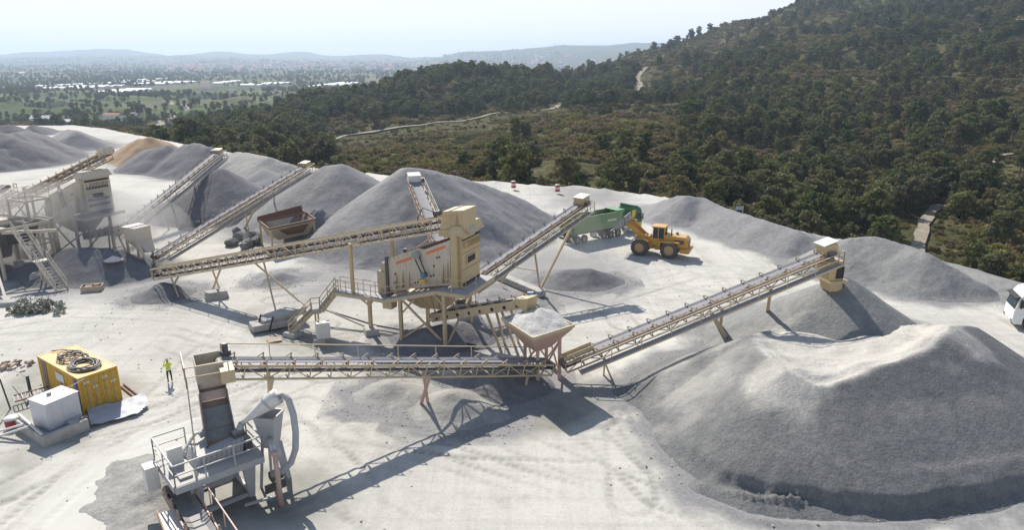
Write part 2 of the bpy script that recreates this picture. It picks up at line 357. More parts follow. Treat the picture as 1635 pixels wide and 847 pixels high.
# ------------------------------------------------------------------ quarry floor
def axis_pts(lo, hi, flo, fhi, step, grow=1.06, mx=2.5):
    c = list(np.arange(flo, fhi, step)); s = step; x = flo; left = []
    while x > lo: s = min(s * grow, mx); x -= s; left.append(x)
    s = step; x = c[-1]; right = []
    while x < hi: s = min(s * grow, mx); x += s; right.append(x)
    return np.array(left[::-1] + c + right)
RUTS = []   # wheel ruts: polyline of ground points, spacing of the two wheels, depth
def rut(pts, gap=1.1, depth=0.07, width=0.28): RUTS.append(([tuple(G(x, y)[:2]) for x, y in pts], gap, depth, width))
rut([(0, 790), (110, 735), (220, 672), (300, 640), (420, 600), (520, 575)], 1.0, 0.16, 0.3)
rut([(20, 850), (90, 790), (170, 720), (230, 680), (330, 650)], 1.0, 0.14, 0.3)
rut([(470, 690), (500, 745), (560, 800), (640, 850)], 1.1, 0.10)
rut([(540, 640), (620, 700), (760, 745), (930, 800), (1050, 850)], 1.1, 0.06)
rut([(480, 650), (640, 730), (820, 790), (1000, 850)], 1.2, 0.06)
rut([(990, 660), (1030, 735), (1110, 795), (1250, 838), (1420, 838), (1560, 800), (1660, 710)], .5, 0.10, 0.3)
rut([(1000, 690), (1080, 760), (1200, 815), (1400, 835), (1560, 790), (1660, 720)], 1.2, 0.13, 0.35)
rut([(960, 700), (1060, 790), (1200, 840), (1400, 860), (1600, 820), (1700, 740)], 1.2, 0.09, 0.35)
rut([(1700, 660), (1560, 560), (1400, 480), (1250, 420), (1120, 370), (1060, 345)], 1.2, 0.06)
rut([(1700, 620), (1560, 530), (1400, 455), (1250, 405), (1100, 360)], 1.2, 0.06)
rut([(1700, 560), (1500, 480), (1300, 410), (1150, 370), (1000, 330), (860, 305)], 1.2, 0.05)
rut([(1100, 440), (1000, 470), (900, 500), (800, 520)], 1.2, 0.07)
rut([(1120, 420), (1060, 425), (1000, 440), (960, 480), (1000, 520)], 1.2, 0.06)
rut([(0, 520), (120, 500), (260, 505), (400, 545), (520, 600)], 1.2, 0.06)
rut([(560, 690), (760, 715), (960, 720), (1080, 770)], 1.2, 0.09)
rut([(420, 650), (560, 760), (600, 850)], 1.0, 0.12)
rut([(440, 480), (520, 470), (640, 460), (760, 450)], 1.2, 0.08)
rut([(1160, 560), (1060, 620), (1000, 700), (1010, 800)], 1.2, 0.08)
rut([(250, 640), (330, 560), (420, 530), (520, 520)], 1.1, 0.07)
rut([(0, 560), (120, 540), (260, 545), (400, 590)], 1.2, 0.06)
rut([(90, 200), (110, 230), (95, 262), (60, 300), (0, 330)], 1.4, 0.06)
rut([(260, 260), (180, 290), (60, 300), (0, 280)], 1.4, 0.05)
rt_ = random.Random(21)
for k in range(34):                                       # fainter wheel marks criss-crossing the yard
    cx_, cy_ = rt_.uniform(-34, 30), rt_.uniform(28, 74); an = rt_.choice([-.45, -.3, .2, .9, 2.6]) + rt_.uniform(-.35, .35); cv = rt_.uniform(-.05, .05); q = []
    for i in range(9): q.append((cx_, cy_)); cx_ += 3.2 * math.cos(an); cy_ += 3.2 * math.sin(an); an += cv * 3
    RUTS.append((q, rt_.uniform(.8, 1.2), rt_.uniform(.018, .05), rt_.uniform(.16, .26)))
gx = axis_pts(-235, 125, -40, 36, 0.15); gyv = axis_pts(-50, 246, 27, 66, 0.15)
GX, GY = np.meshgrid(gx, gyv)
GZ = 0.09 * fbm(GX / 11, GY / 11, 4, 21) + 0.03 * fbm(GX / 1.3, GY / 1.3, 3, 22) * np.clip(fbm(GX / 12, GY / 12, 2, 31) * 2 + 0.3, 0, 1)
TRACK = np.zeros(GX.shape)
for pl, gap, dep, wd in RUTS:
    dep0 = dep; dep = dep * .5
    arc = [0.0]
    for a, b in zip(pl[:-1], pl[1:]): arc.append(arc[-1] + math.hypot(b[0] - a[0], b[1] - a[1]))
    d, sa = seg_dist(GX, GY, [(p[0], p[1], q) for p, q in zip(pl, arc)]); d = d + 0.16 * fbm(GX / 1.7, GY / 1.7, 2, 3)
    fade = np.clip(0.55 + 1.4 * fbm(GX / 5.0 + dep * 40, GY / 5.0, 3, 17), 0.0, 1.0); wd = wd * 0.8
    e = np.abs(d - gap); lug = 0.7 + 0.3 * np.sign(np.sin(sa * 2 * math.pi / 0.5))
    GZ += np.where(e < 1.4, fade * (-dep * (lug if dep > .065 else .9) * np.exp(-(e / wd) ** 4) + 0.25 * dep * np.exp(-((e - 1.9 * wd) / (0.7 * wd)) ** 2)), 0)
    TRACK = np.maximum(TRACK, np.where(e < 1.4, fade * np.exp(-(e / wd) ** 4) * lug * min(1, .35 + dep0 / .12), 0))
gins = inside(GX, GY, QPOLY); ged, _ = seg_dist(GX, GY, QPOLY + QPOLY[:1])
GZ = np.where(gins, GZ, GZ - np.minimum(ged * 0.6, 40))
berm, _ = seg_dist(GX, GY, [(p.x, p.y) for p in EDGE])
GZ += np.clip(0.9 - np.abs(berm - 1.5) * 0.5, 0, 1) * (0.6 + 0.6 * fbm(GX / 6, GY / 6, 3, 8)) * np.where(GX > -30, 1, 0.6)
ground = grid_mesh('quarry_ground', GX, GY, GZ, M_GROUND, keep=gins | (ged < 40))
tag(ground, kind='structure')
gv = np.zeros(len(ground.data.vertices) * 3, np.float32); ground.data.vertices.foreach_get('co', gv); gv = gv.reshape(-1, 3)
def blob_attr(name, blobs, soft=0.35, nz=0.5):
    a = np.zeros(len(gv))
    nn = fbm(gv[:, 0] / 2.6, gv[:, 1] / 2.6, 4, 40 + len(name))
    for poly in blobs:
        pts = [tuple(G(x, y)[:2]) for x, y in poly]
        d, _ = seg_dist(gv[:, 0], gv[:, 1], pts + pts[:1]); d = np.where(inside(gv[:, 0], gv[:, 1], pts), d, -d) + nn * nz * 1.6
        a = np.maximum(a, np.clip(d / soft * 0.5 + 0.5, 0, 1))
    at = ground.data.attributes.new(name, 'FLOAT', 'POINT'); at.data.foreach_set('value', a.astype(np.float32))
at_ = ground.data.attributes.new('track', 'FLOAT', 'POINT')
_k = (gins | (ged < 40)); _kq = _k[:-1, :-1] | _k[:-1, 1:] | _k[1:, 1:] | _k[1:, :-1]; _u = np.zeros(GX.shape, bool)
for _a, _b in ((0, 0), (0, 1), (1, 1), (1, 0)): _u[_a:_a + _kq.shape[0], _b:_b + _kq.shape[1]] |= _kq
at_.data.foreach_set('value', TRACK[_u].astype(np.float32))
blob_attr('damp', [[(700, 610), (900, 600), (1000, 640), (970, 665), (860, 700), (760, 690)], [(230, 800), (300, 720), (420, 740), (560, 790), (520, 850), (200, 860)],
                   [(0, 680), (130, 705), (200, 655), (215, 610), (130, 600), (60, 570), (0, 620)], [(400, 500), (560, 545), (560, 575), (480, 565), (380, 520)],
                   [(60, 745), (0, 790), (0, 740), (40, 725)]], 1.2, 1.0)
blob_attr('slurry', [[(30, 850), (110, 770), (220, 690), (330, 655), (300, 690), (190, 780), (140, 850)], [(960, 545), (1060, 530), (1090, 545), (1020, 600), (960, 600)]], 0.6, 0.5)
# ================================================================== STOCKPILES (each heap of stone is a thing of its own)
M_GREY = gravel('crushed_grey_stone', (0.245, 0.242, 0.242), (0.33, 0.32, 0.31), 0.4)
M_DARK = gravel('dark_grey_stone', (0.175, 0.174, 0.180), (0.25, 0.245, 0.245), 0.35)  # one darker grey overall, with random paler patches
M_PALE = gravel('pale_stone_dust', (0.32, 0.312, 0.29), (0.43, 0.41, 0.375), 0.6)
M_MUD = gravel('dark_mud', (0.20, 0.195, 0.175), (0.44, 0.42, 0.375), 0.95, 0.14, .5)
M_GREEN = gravel('greenish_grey_sand', (0.235, 0.238, 0.23), (0.34, 0.332, 0.31), 0.55, 0.07)
M_BIG = gravel('great_heap_sand', (0.175, 0.179, 0.176), (0.235, 0.236, 0.228), 0.6, 0.08, .66)
def _dry_sunlit(m):  # blends in a pale colour: stone dust, partly painted sunlight too
    n = m.node_tree; b = n.nodes['Principled BSDF']; src = b.inputs['Base Color'].links[0].from_socket; at = n.nodes.new('ShaderNodeAttribute'); at.attribute_name = 'dry_sunlit'
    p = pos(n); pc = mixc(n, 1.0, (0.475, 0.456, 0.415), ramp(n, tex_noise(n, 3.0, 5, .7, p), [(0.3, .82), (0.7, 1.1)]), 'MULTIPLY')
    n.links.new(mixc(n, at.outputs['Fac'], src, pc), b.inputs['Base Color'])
_dry_sunlit(M_BIG)
M_TAN = gravel('tan_sand', (0.36, 0.255, 0.165), (0.42, 0.31, 0.21), 0.4)
HEAPS = []
def heap(name, label, ridges, mat, slope=0.66, res=0.35, floor=None, rough=0.22, gain=1.0, seed=1, cat='gravel pile', group=None, round_=0.5, var=0.11, pale=None, cut=None, spread=True, ragged=0.16):
    """ridges: lists of world points (x, y, z); stone falls away from them at the angle of repose.
    floor: optional (outline points, inner points): a trodden flat top"""
    P = []
    for rg in ridges:
        if len(rg) == 1: P.append(rg[0]); continue
        for a, b in zip(rg[:-1], rg[1:]):
            k = max(2, int((Vector(b) - Vector(a)).length / 0.35))
            P += [Vector(a).lerp(Vector(b), i / k) for i in range(k + 1)]
    P = np.array([tuple(p) for p in P]); zm = P[:, 2].max(); rad = zm / slope + 2
    x0, x1 = (P[:, 0] - P[:, 2] / slope).min() - 2, (P[:, 0] + P[:, 2] / slope).max() + 2
    y0, y1 = (P[:, 1] - P[:, 2] / slope).min() - 2, (P[:, 1] + P[:, 2] / slope).max() + 2
    X, Y = np.meshgrid(np.arange(x0, x1, res), np.arange(y0, y1, res))
    sl = slope * (1 + var * fbm(X / 5.0, Y / 5.0, 3, seed + 2))
    h = np.full(X.shape, -9.0)
    for p in P:
        d = np.hypot(X - p[0], Y - p[1]); d = np.sqrt(d * d + round_ * round_) - round_ * 0.6
        h = np.maximum(h, p[2] - d * sl)
    if floor:
        ol, inner = floor; allp = np.array([tuple(p) for p in list(ol) + list(inner)])
        wsum = 0; zs = 0
        for q in allp:
            wq = 1 / (((X - q[0]) ** 2 + (Y - q[1]) ** 2) ** 1.5 + 0.05); wsum = wsum + wq; zs = zs + wq * q[2]
        poly = [tuple(p) for p in ol]; din, zed = seg_dist(X, Y, poly + poly[:1]); fi = inside(X, Y, poly)
        k = np.clip(din / 1.0, 0, 1); h = np.where(fi, np.minimum(h * (1 - k) + (zs / wsum) * k, 99), h)
    toe = np.clip(h / 0.8, 0, 1)
    h = h + rough * 0.6 * fbm(X / 2.0, Y / 2.0, 4, seed) * toe + 0.22 * rough * fbm(X / 0.6, Y / 0.6, 3, seed + 9) * toe
    h = h + ragged * (fbm(X / 1.5, Y / 1.5, 4, seed + 4) + .5 * fbm(X / 4.0, Y / 4.0, 2, seed + 6)) * np.clip(1.4 - h, 0, 1)
    h = np.where(h < 0.35, 0.35 - (0.35 - h) * 0.55, h)        # run-out at the foot
    if cut is not None: h = cut(X, Y, h)
    if spread: HEAPS.append((x0, y0, res, h.copy()))
    o = grid_mesh(name, X, Y, h - 0.10, mat, keep=h > -0.5)
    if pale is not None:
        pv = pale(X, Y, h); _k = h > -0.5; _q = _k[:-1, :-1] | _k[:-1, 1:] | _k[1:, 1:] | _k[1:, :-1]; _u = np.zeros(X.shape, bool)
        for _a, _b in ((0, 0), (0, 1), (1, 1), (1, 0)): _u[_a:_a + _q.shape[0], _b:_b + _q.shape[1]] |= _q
        at = o.data.attributes.new('dry_sunlit', 'FLOAT', 'POINT'); at.data.foreach_set('value', np.clip(pv, 0, 1)[_u].astype(np.float32))
    return tag(o, label, cat, group)
def W(*pts): return [G(*p) for p in pts]
# the great heap in the right foreground: a crest all round a loading floor, and the fresh cone under its conveyor
crest = W((1006, 617, 0.6), (1100, 575, 2.6), (1195, 535, 4.4), (1255, 588, 4.6), (1301, 611, 4.2), (1325, 612, 4.2), (1400, 585, 4.7), (1497, 551, 5.2), (1512, 530, 5.7), (1520, 517, 5.9), (1560, 520, 4.6))
right = W((1520, 517, 5.9), (1560, 560, 4.6), (1600, 600, 3.2))
inner = W((1250, 556, 3.7), (1300, 580, 3.9), (1300, 552, 3.3), (1350, 560, 3.5), (1400, 556, 3.9), (1450, 540, 4.4), (1260, 535, 3.3), (1330, 536, 3.0), (1400, 530, 3.2), (1460, 524, 3.9))
ol = [crest[2]] + W((1215, 560, 4.5)) + crest[3:10] + W((1480, 515, 4.2), (1400, 520, 3.2), (1320, 528, 2.9), (1240, 522, 3.2))
lip = W((1120, 770, 0.3), (1200, 792, 0.40), (1300, 800, 0.4), (1420, 797, 0.4), (1520, 775, 0.4), (1600, 725, 0.3))
def dry_sunlit_zone(X, Y, h):  # pale dust on floor and top; the left flank also has sunlight painted in
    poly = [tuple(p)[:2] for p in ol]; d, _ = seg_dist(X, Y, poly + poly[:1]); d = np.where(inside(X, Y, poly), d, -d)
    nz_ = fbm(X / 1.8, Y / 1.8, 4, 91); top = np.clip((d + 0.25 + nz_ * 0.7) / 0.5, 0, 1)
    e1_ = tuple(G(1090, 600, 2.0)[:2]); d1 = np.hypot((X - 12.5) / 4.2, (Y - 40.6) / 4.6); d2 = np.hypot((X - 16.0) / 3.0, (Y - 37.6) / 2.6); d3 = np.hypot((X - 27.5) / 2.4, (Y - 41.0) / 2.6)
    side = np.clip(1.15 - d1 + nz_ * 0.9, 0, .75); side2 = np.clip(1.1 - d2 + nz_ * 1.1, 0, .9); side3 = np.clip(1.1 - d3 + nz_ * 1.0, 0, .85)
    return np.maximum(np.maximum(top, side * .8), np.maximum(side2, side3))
def scraped_foot(X, Y, h):                                   # the loader has cut the foot of the heap along its front
    m_ = np.clip((37.5 - Y + 2.0 * fbm(X / 3, Y / 3, 2, 14)) / 2.5, 0, 1) * np.clip((X - 9) / 3, 0, 1)
    e = h + 0.08 * fbm(X / 0.9, Y / 0.9, 3, 15); s1_ = np.clip((e - 0.30) / 0.16, 0, 1); s2_ = np.clip((e - 1.05) / 0.25, 0, 1) * np.clip((X - 17) / 6, 0, 1)
    return h + m_ * (0.48 * s1_ * np.clip(1.6 - h / 2.2, 0, 1) - 0.16 * s2_ * np.clip(2.0 - h / 1.4, 0, 1))
heap('sand_heap', 'huge grey-green sand heap in the right foreground with a loading floor cut into its top', [crest, right, ol + ol[:1], lip], M_BIG, 0.64, 0.16, (ol, inner), 0.13, seed=3, round_=0.08, var=.05, cat='sand heap', pale=dry_sunlit_zone, cut=scraped_foot)
kt = Vector((25.3, 50.3, 6.4))
heap('gravel_cone', 'fresh grey cone of sand under the discharge chute of the right conveyor', [[kt], [Vector((22.5, 48.6, 4.4)), Vector((20.0, 47.6, 3.0)), Vector((18.0, 46.5, 1.5))]], M_GREEN, 0.66, 0.22, None, 0.12, seed=5, round_=0.3, cat='sand heap')
heap('gravel_pile', 'tall grey gravel pile behind the screening machine with a long shoulder to the right', [W((650, 264, 9.4), (690, 268, 9.0), (740, 283, 7.2), (790, 298, 5.4), (830, 315, 3.6), (868, 342, 0.8)), W((640, 268, 8.6), (650, 264, 9.4)), W((760, 330, 3.2), (700, 300, 6.6))], M_GREY, 0.66, 0.4, None, 0.35, seed=11)
heap('gravel_pile', 'broad grey gravel pile under the head of the third stacking conveyor from the left', [W((520, 262, 8.0), (545, 259, 8.4), (565, 268, 7.4))], M_GREY, 0.62, 0.4, None, 0.3, seed=12)
heap('gravel_pile', 'dark grey gravel cone under the thin conveyor left of the rusty hopper', [W((352, 266, 6.9),), W((352, 266, 6.9), (372, 280, 5.6), (392, 300, 3.2)), W((420, 300, 2.6), (400, 290, 4.0))], M_DARK, 0.66, 0.4, None, 0.3, seed=13)
heap('gravel_pile', 'pale low gravel ridge behind the dark cone near the quarry edge', [W((360, 243, 3.4), (390, 241, 4.6), (430, 250, 4.4), (465, 262, 3.0), (480, 270, 1.5))], M_PALE, 0.55, 0.5, None, 0.5, seed=14)
heap('gravel_pile', 'small pale gravel heap between two stacking conveyors', [W((420, 268, 3.2), (450, 278, 2.6))], M_GREY, 0.55, 0.5, None, 0.4, seed=15)
heap('gravel_pile', 'dark slate-grey gravel ridge beside the tan sand heap', [W((218, 243, 2.0), (245, 234, 4.6), (268, 230, 5.2), (285, 234, 4.6), (308, 226, 6.0), (330, 232, 5.6))], M_DARK, 0.62, 0.5, None, 0.5, seed=16)
heap('tan_sand_heap', 'tan orange sand heap near the far edge of the quarry floor', [W((206, 229, 2.8), (224, 219, 5.2), (240, 217, 5.6), (258, 223, 4.2), (276, 232, 2.0))], M_TAN, 0.66, 0.6, None, 0.6, seed=17, cat='sand heap')
heap('gravel_pile', 'big dark gravel mound at the far left edge of the floor', [W((-90, 205, 7.0), (-20, 206, 7.4), (12, 214, 6.6), (34, 207, 6.8), (56, 210, 5.6))], M_DARK, 0.60, 0.6, None, 0.7, seed=18)
heap('gravel_pile', 'second dark mound left of the far haul road', [W((-40, 232, 4.5), (0, 236, 4.2), (20, 243, 2.2))], M_DARK, 0.55, 0.6, None, 0.6, seed=19)
heap('gravel_pile', 'grey gravel ridge right of the far haul road', [W((108, 206, 3.5), (122, 208, 4.5), (142, 218, 3.0), (160, 227, 1.2))], M_GREY, 0.55, 0.6, None, 0.5, seed=20)
heap('gravel_pile', 'low dark heap on the far edge behind the haul road', [W((52, 199, 3.0), (80, 203, 1.5)), W((-60, 197, 4.5), (20, 199, 3.5))], M_DARK, 0.55, 0.6, None, 0.5, seed=27)
heap('gravel_pile', 'grey gravel bank along the forest edge behind the wheel loader', [W((1050, 322, 1.2), (1075, 313, 2.8), (1098, 309, 3.6), (1122, 314, 3.2), (1150, 327, 2.8), (1190, 340, 2.8), (1230, 352, 2.8), (1275, 366, 2.6), (1320, 384, 1.8))], M_GREY, 0.60, 0.35, None, 0.4, seed=21)
heap('gravel_pile', 'grey gravel bank behind the head of the right conveyor', [W((1335, 388, 2.2), (1365, 376, 3.6), (1400, 375, 3.9), (1445, 388, 3.6), (1480, 402, 3.4), (1520, 424, 2.4), (1570, 455, 1.0))], M_GREEN, 0.58, 0.3, None, 0.4, seed=22)
heap('gravel_pile', 'low greenish bank at the right edge between scrub and white truck', [W((1520, 420, 0.9), (1580, 436, 1.3), (1640, 455, 1.4), (1720, 480, 1.5))], M_GREEN, 0.5, 0.3, None, 0.4, seed=23)
heap('gravel_pile', 'low dark gravel heap below the head of the middle right conveyor', [W((875, 438, 0.7), (905, 428, 1.5), (940, 427, 1.6), (962, 433, 1.1))], M_DARK, 0.55, 0.25, None, 0.15, seed=24)
heap('gravel_pile', 'low grey heap at the foot of the middle right conveyor', [W((790, 460, 0.7), (830, 468, 0.9), (850, 480, 0.5))], M_GREY, 0.5, 0.25, None, 0.2, seed=25)
heap('sand_heap', 'lumpy pale spill heap under the long belt beside the twin legs', [W((590, 625, 0.5), (630, 606, 1.0), (655, 612, 0.9), (672, 625, 0.5))], M_PALE, 0.5, 0.16, None, 0.5, seed=26, cat='sand heap')
heap('sand_heap', 'pale sand heap right of the twin legs of the long belt', [W((690, 640, 0.5), (722, 622, 1.4), (742, 630, 1.0), (790, 655, 0.4))], M_PALE, 0.55, 0.16, None, 0.2, seed=28, cat='sand heap')
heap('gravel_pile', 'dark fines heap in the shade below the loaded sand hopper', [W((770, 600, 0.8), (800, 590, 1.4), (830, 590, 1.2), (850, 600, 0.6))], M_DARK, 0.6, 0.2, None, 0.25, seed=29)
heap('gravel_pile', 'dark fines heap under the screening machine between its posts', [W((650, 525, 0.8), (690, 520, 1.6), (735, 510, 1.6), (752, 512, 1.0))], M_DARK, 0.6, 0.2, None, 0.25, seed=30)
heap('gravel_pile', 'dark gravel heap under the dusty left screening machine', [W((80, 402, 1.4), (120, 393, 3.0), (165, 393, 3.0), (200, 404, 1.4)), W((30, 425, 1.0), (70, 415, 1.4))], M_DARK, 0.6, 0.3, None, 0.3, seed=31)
heap('gravel_pile', 'small dark cone beside the tail of the long feed conveyor', [W((258, 448, 1.5),)], M_DARK, 0.62, 0.25, None, 0.2, seed=32)
heap('gravel_pile', 'low grey heap behind the rubble near the left stacking conveyors', [W((250, 330, 1.0), (280, 322, 1.6), (310, 330, 0.8))], M_GREY, 0.5, 0.3, None, 0.3, seed=33)
heap('gravel_pile', 'small grey heap in front of the rusty feed hopper', [W((430, 440, 0.7), (447, 432, 1.0))], M_GREY, 0.55, 0.2, None, 0.2, seed=34)
heap('earth_heap', 'low pale bank of fines at the left side of the washing plant', [W((232, 745, 0.35), (248, 760, 0.7), (242, 778, 0.6)), W((215, 800, 0.2), (230, 805, 0.35), (222, 835, 0.3))], M_PALE, 0.35, 0.12, None, 0.6, seed=35, cat='earth heap', var=.3, spread=False, ragged=.3)

# stone that has run out and been trodden into the floor round every heap
sp = np.zeros(len(gv)); gn_ = fbm(gv[:, 0] / 1.6, gv[:, 1] / 1.6, 4, 55)
TOES = []
for (x0, y0, rs, h) in HEAPS:
    ix = np.clip(((gv[:, 0] - x0) / rs), 0, h.shape[1] - 1.001).astype(int); iy = np.clip(((gv[:, 1] - y0) / rs), 0, h.shape[0] - 1.001).astype(int)
    ok = (gv[:, 0] > x0) & (gv[:, 0] < x0 + rs * h.shape[1]) & (gv[:, 1] > y0) & (gv[:, 1] < y0 + rs * h.shape[0])
    sp = np.maximum(sp, np.where(ok, np.clip(1.0 + (h[iy, ix] + 0.15) / 0.55 + gn_ * 0.9, 0, 1), 0))
    ty_, tx_ = np.where((h > -0.35) & (h < 0.12)); TOES.append(np.stack([x0 + tx_ * rs, y0 + ty_ * rs], 1))
blob_attr('spill', [[(440, 470), (520, 400), (620, 430), (800, 470), (860, 490), (700, 500), (560, 470), (480, 490)], [(760, 440), (830, 400), (960, 400), (1010, 440), (960, 490), (800, 500)],
                    [(0, 390), (120, 400), (240, 430), (270, 480), (120, 480), (0, 470)], [(240, 330), (420, 300), (520, 350), (420, 400), (260, 360)],
                    [(870, 300), (1000, 305), (1000, 330), (880, 330)]], 3.0, 2.0)
_v = np.zeros(len(gv), np.float32); ground.data.attributes['spill'].data.foreach_get('value', _v); ground.data.attributes['spill'].data.foreach_set('value', np.maximum(_v * .8, sp).astype(np.float32))
# ================================================================== FOREST, ROADS, PLAIN
def leaf_mat(name, cols, trans=0.38):
    m, n, b, L = nodes_of(name)
    oi = n.nodes.new('ShaderNodeObjectInfo'); p = pos(n)
    k = len(cols); c = ramp(n, oi.outputs['Random'], [(i / (k - 1), cc) for i, cc in enumerate(cols)])
    c = mixc(n, 1.0, c, ramp(n, tex_noise(n, 0.9, 3, 0.7, p), [(0.3, 0.6), (0.7, 1.45)]), 'MULTIPLY')
    c = mixc(n, 0.6, c, ramp(n, tex_noise(n, 0.02, 3, 0.6, p), [(0.35, 0.75), (0.65, 1.3)]), 'MULTIPLY')
    L(c, b.inputs['Base Color']); b.inputs['Roughness'].default_value = 0.7; b.inputs['Specular IOR Level'].default_value = 0.12
    tr = n.nodes.new('ShaderNodeBsdfTranslucent'); L(c, tr.inputs[0]); mx = n.nodes.new('ShaderNodeMixShader'); mx.inputs[0].default_value = trans
    out = n.nodes['Material Output']; L(b.outputs[0], mx.inputs[1]); L(tr.outputs[0], mx.inputs[2]); L(mx.outputs[0], out.inputs[0])
    return m
M_PINE = leaf_mat('pine_foliage', [(0.061, 0.081, 0.029), (0.095, 0.115, 0.041), (0.144, 0.151, 0.051), (0.098, 0.105, 0.059), (0.171, 0.146, 0.063)])
M_SHRUB = leaf_mat('shrub_foliage', [(0.085, 0.090, 0.034), (0.140, 0.132, 0.044), (0.207, 0.185, 0.059), (0.152, 0.112, 0.061), (0.232, 0.161, 0.095)])
M_BARK = plain_mat('bark', (0.11, 0.085, 0.065), 0.95)
def leaves(centers, radii, nper, size, seed, flat=0.7):
    r = np.random.default_rng(seed); V = []; 
    for (c, rad) in zip(centers, radii):
        k = int(nper * (rad / np.mean(radii)) ** 2)
        d = r.normal(size=(k, 3)); d /= np.linalg.norm(d, axis=1)[:, None]; rr = rad * r.uniform(0.55, 1.05, k)[:, None]
        pc = np.array(c) + d * rr * np.array([1, 1, flat])
        a = r.normal(size=(k, 3)); a /= np.linalg.norm(a, axis=1)[:, None]
        bb = np.cross(a, d + 0.5 * r.normal(size=(k, 3))); bb /= np.linalg.norm(bb, axis=1)[:, None] + 1e-9
        s = size * r.uniform(0.6, 1.4, k)[:, None]
        V.append(np.stack([pc - a * s - bb * s * 0.6, pc + a * s - bb * s * 0.5, pc + a * s * 0.8 + bb * s * 0.6, pc - a * s * 0.7 + bb * s * 0.7], 1))
    V = np.concatenate(V).reshape(-1, 3); return V, np.arange(len(V)).reshape(-1, 4)
def pine_parts(seed, h=8.0, spread=2.6, umbrella=False):
    r = random.Random(seed); cs = []; rs = []; limbs = MB()
    lean = (r.uniform(-.5, .5), r.uniform(-.5, .5))
    def tp(t): return Vector((lean[0] * t * t, lean[1] * t * t, h * t))
    limbs.tube([tp(0) - Vector((0, 0, .6)), tp(.3), tp(.6), tp(.93)], [.22, .17, .12, .04], 6)
    nl = 16
    for i in range(nl):
        t = 0.24 + 0.70 * i / (nl - 1); a = i * 2.4 + r.uniform(-.5, .5)
        prof = math.sqrt(max(.05, 1 - ((t - 0.52) / 0.50) ** 2)) if not umbrella else (0.35 + 0.65 * t)
        L = spread * max(.22, prof) * r.uniform(.55, 1.1)
        e = tp(t) + Vector((math.cos(a) * L, math.sin(a) * L, L * r.uniform(.05, .4)))
        limbs.tube([tp(t), tp(t).lerp(e, .55) + Vector((0, 0, -.1)), e], [.07, .045, .02], 4)
        cs.append(tuple(tp(t).lerp(e, .78) + Vector((0, 0, .15)))); rs.append(r.uniform(.6, 1.1) * (1.25 - .35 * t))
        if L > 1.4: cs.append(tuple(tp(t).lerp(e, .4) + Vector((r.uniform(-.4, .4), r.uniform(-.4, .4), .3)))); rs.append(r.uniform(.5, .85))
    cs.append(tuple(tp(1))); rs.append(.6)
    return limbs, leaves(cs, rs, 40, .24, seed)
PINE = []
for k in range(5):
    limbs, (V, Q) = pine_parts(100 + k, 6.2 + k * .5, 2.7 + .3 * (k % 3), k == 3)
    tr = limbs.build('trunk', M_BARK); cr = raw_mesh('crown', V, Q, M_PINE)
    PINE.append((tr, cr))
SHRUB = []
for k in range(4):
    r = random.Random(300 + k); cs = []; rs = []
    for i in range(9):
        a = r.uniform(0, 6.28); d = r.uniform(0, 1.0) ** .6 * 1.25; cs.append((math.cos(a) * d, math.sin(a) * d, .5 + r.uniform(0, .75) * (1.4 - d))); rs.append(r.uniform(.4, .75))
    V, Q = leaves(cs, rs, 46, .16, 400 + k, .8); o = raw_mesh('foliage', V, Q, M_SHRUB); SHRUB.append(o)
    stem = MB()
    for i in range(5): c = cs[i]; stem.tube([(0, 0, -.3), (c[0] * .4, c[1] * .4, .3), c], [.06, .04, .015], 4)
    SHRUB[-1] = (stem.build('stem', M_BARK), o)
# dirt roads on the slopes, found where the photograph's sight lines meet the terrain
M_ROAD = plain_mat('pale_dirt', (0.235, 0.20, 0.15), 0.95, 0, .4, .9)
ROADS = []
def road(pxs, width, name='dirt_road'):
    pts = [hit(*p) for p in pxs]; c = []
    for a, b in zip(pts[:-1], pts[1:]):
        k = max(2, int((b - a).length / 3)); c += [a.lerp(b, i / k) for i in range(k)]
    c.append(pts[-1]); ROADS.append([(p.x, p.y) for p in c]); L = []
    for i, p in enumerate(c):
        t = (c[min(i + 1, len(c) - 1)] - c[max(i - 1, 0)]); t.z = 0; t.normalize(); nrm = Vector((-t.y, t.x, 0))
        L.append([p + nrm * width * s * (1 + .16 * math.sin(i * 1.7) + .12 * math.sin(i * 4.1 + s * 9)) for s in (-.5, -.17, .17, .5)])
    A = np.array([[tuple(q) for q in row] for row in L]); A[..., 2] = np.maximum(terrain(A[..., 0], A[..., 1]), terrain(A[..., 0], A[..., 1]).mean(axis=1, keepdims=True)) + .35
    return tag(grid_mesh(name, A[..., 0], A[..., 1], A[..., 2], M_ROAD), kind='structure')
road([(450, 228), (545, 219), (620, 207), (700, 196), (770, 187), (830, 181), (880, 175), (892, 168), (905, 163), (935, 160)], 3.0)
road([(1008, 152), (1022, 138), (1018, 124), (1030, 108)], 4.5)
road([(1462, 410), (1472, 372), (1476, 356), (1486, 342), (1494, 334), (1503, 330)], 2.2)
road([(1562, 282), (1582, 262), (1600, 250), (1640, 243)], 2.0)
road([(1500, 60), (1545, 53), (1585, 42), (1640, 32)], 3.6)
road([(255, 205), (275, 185), (300, 175), (270, 163)], 6.0)
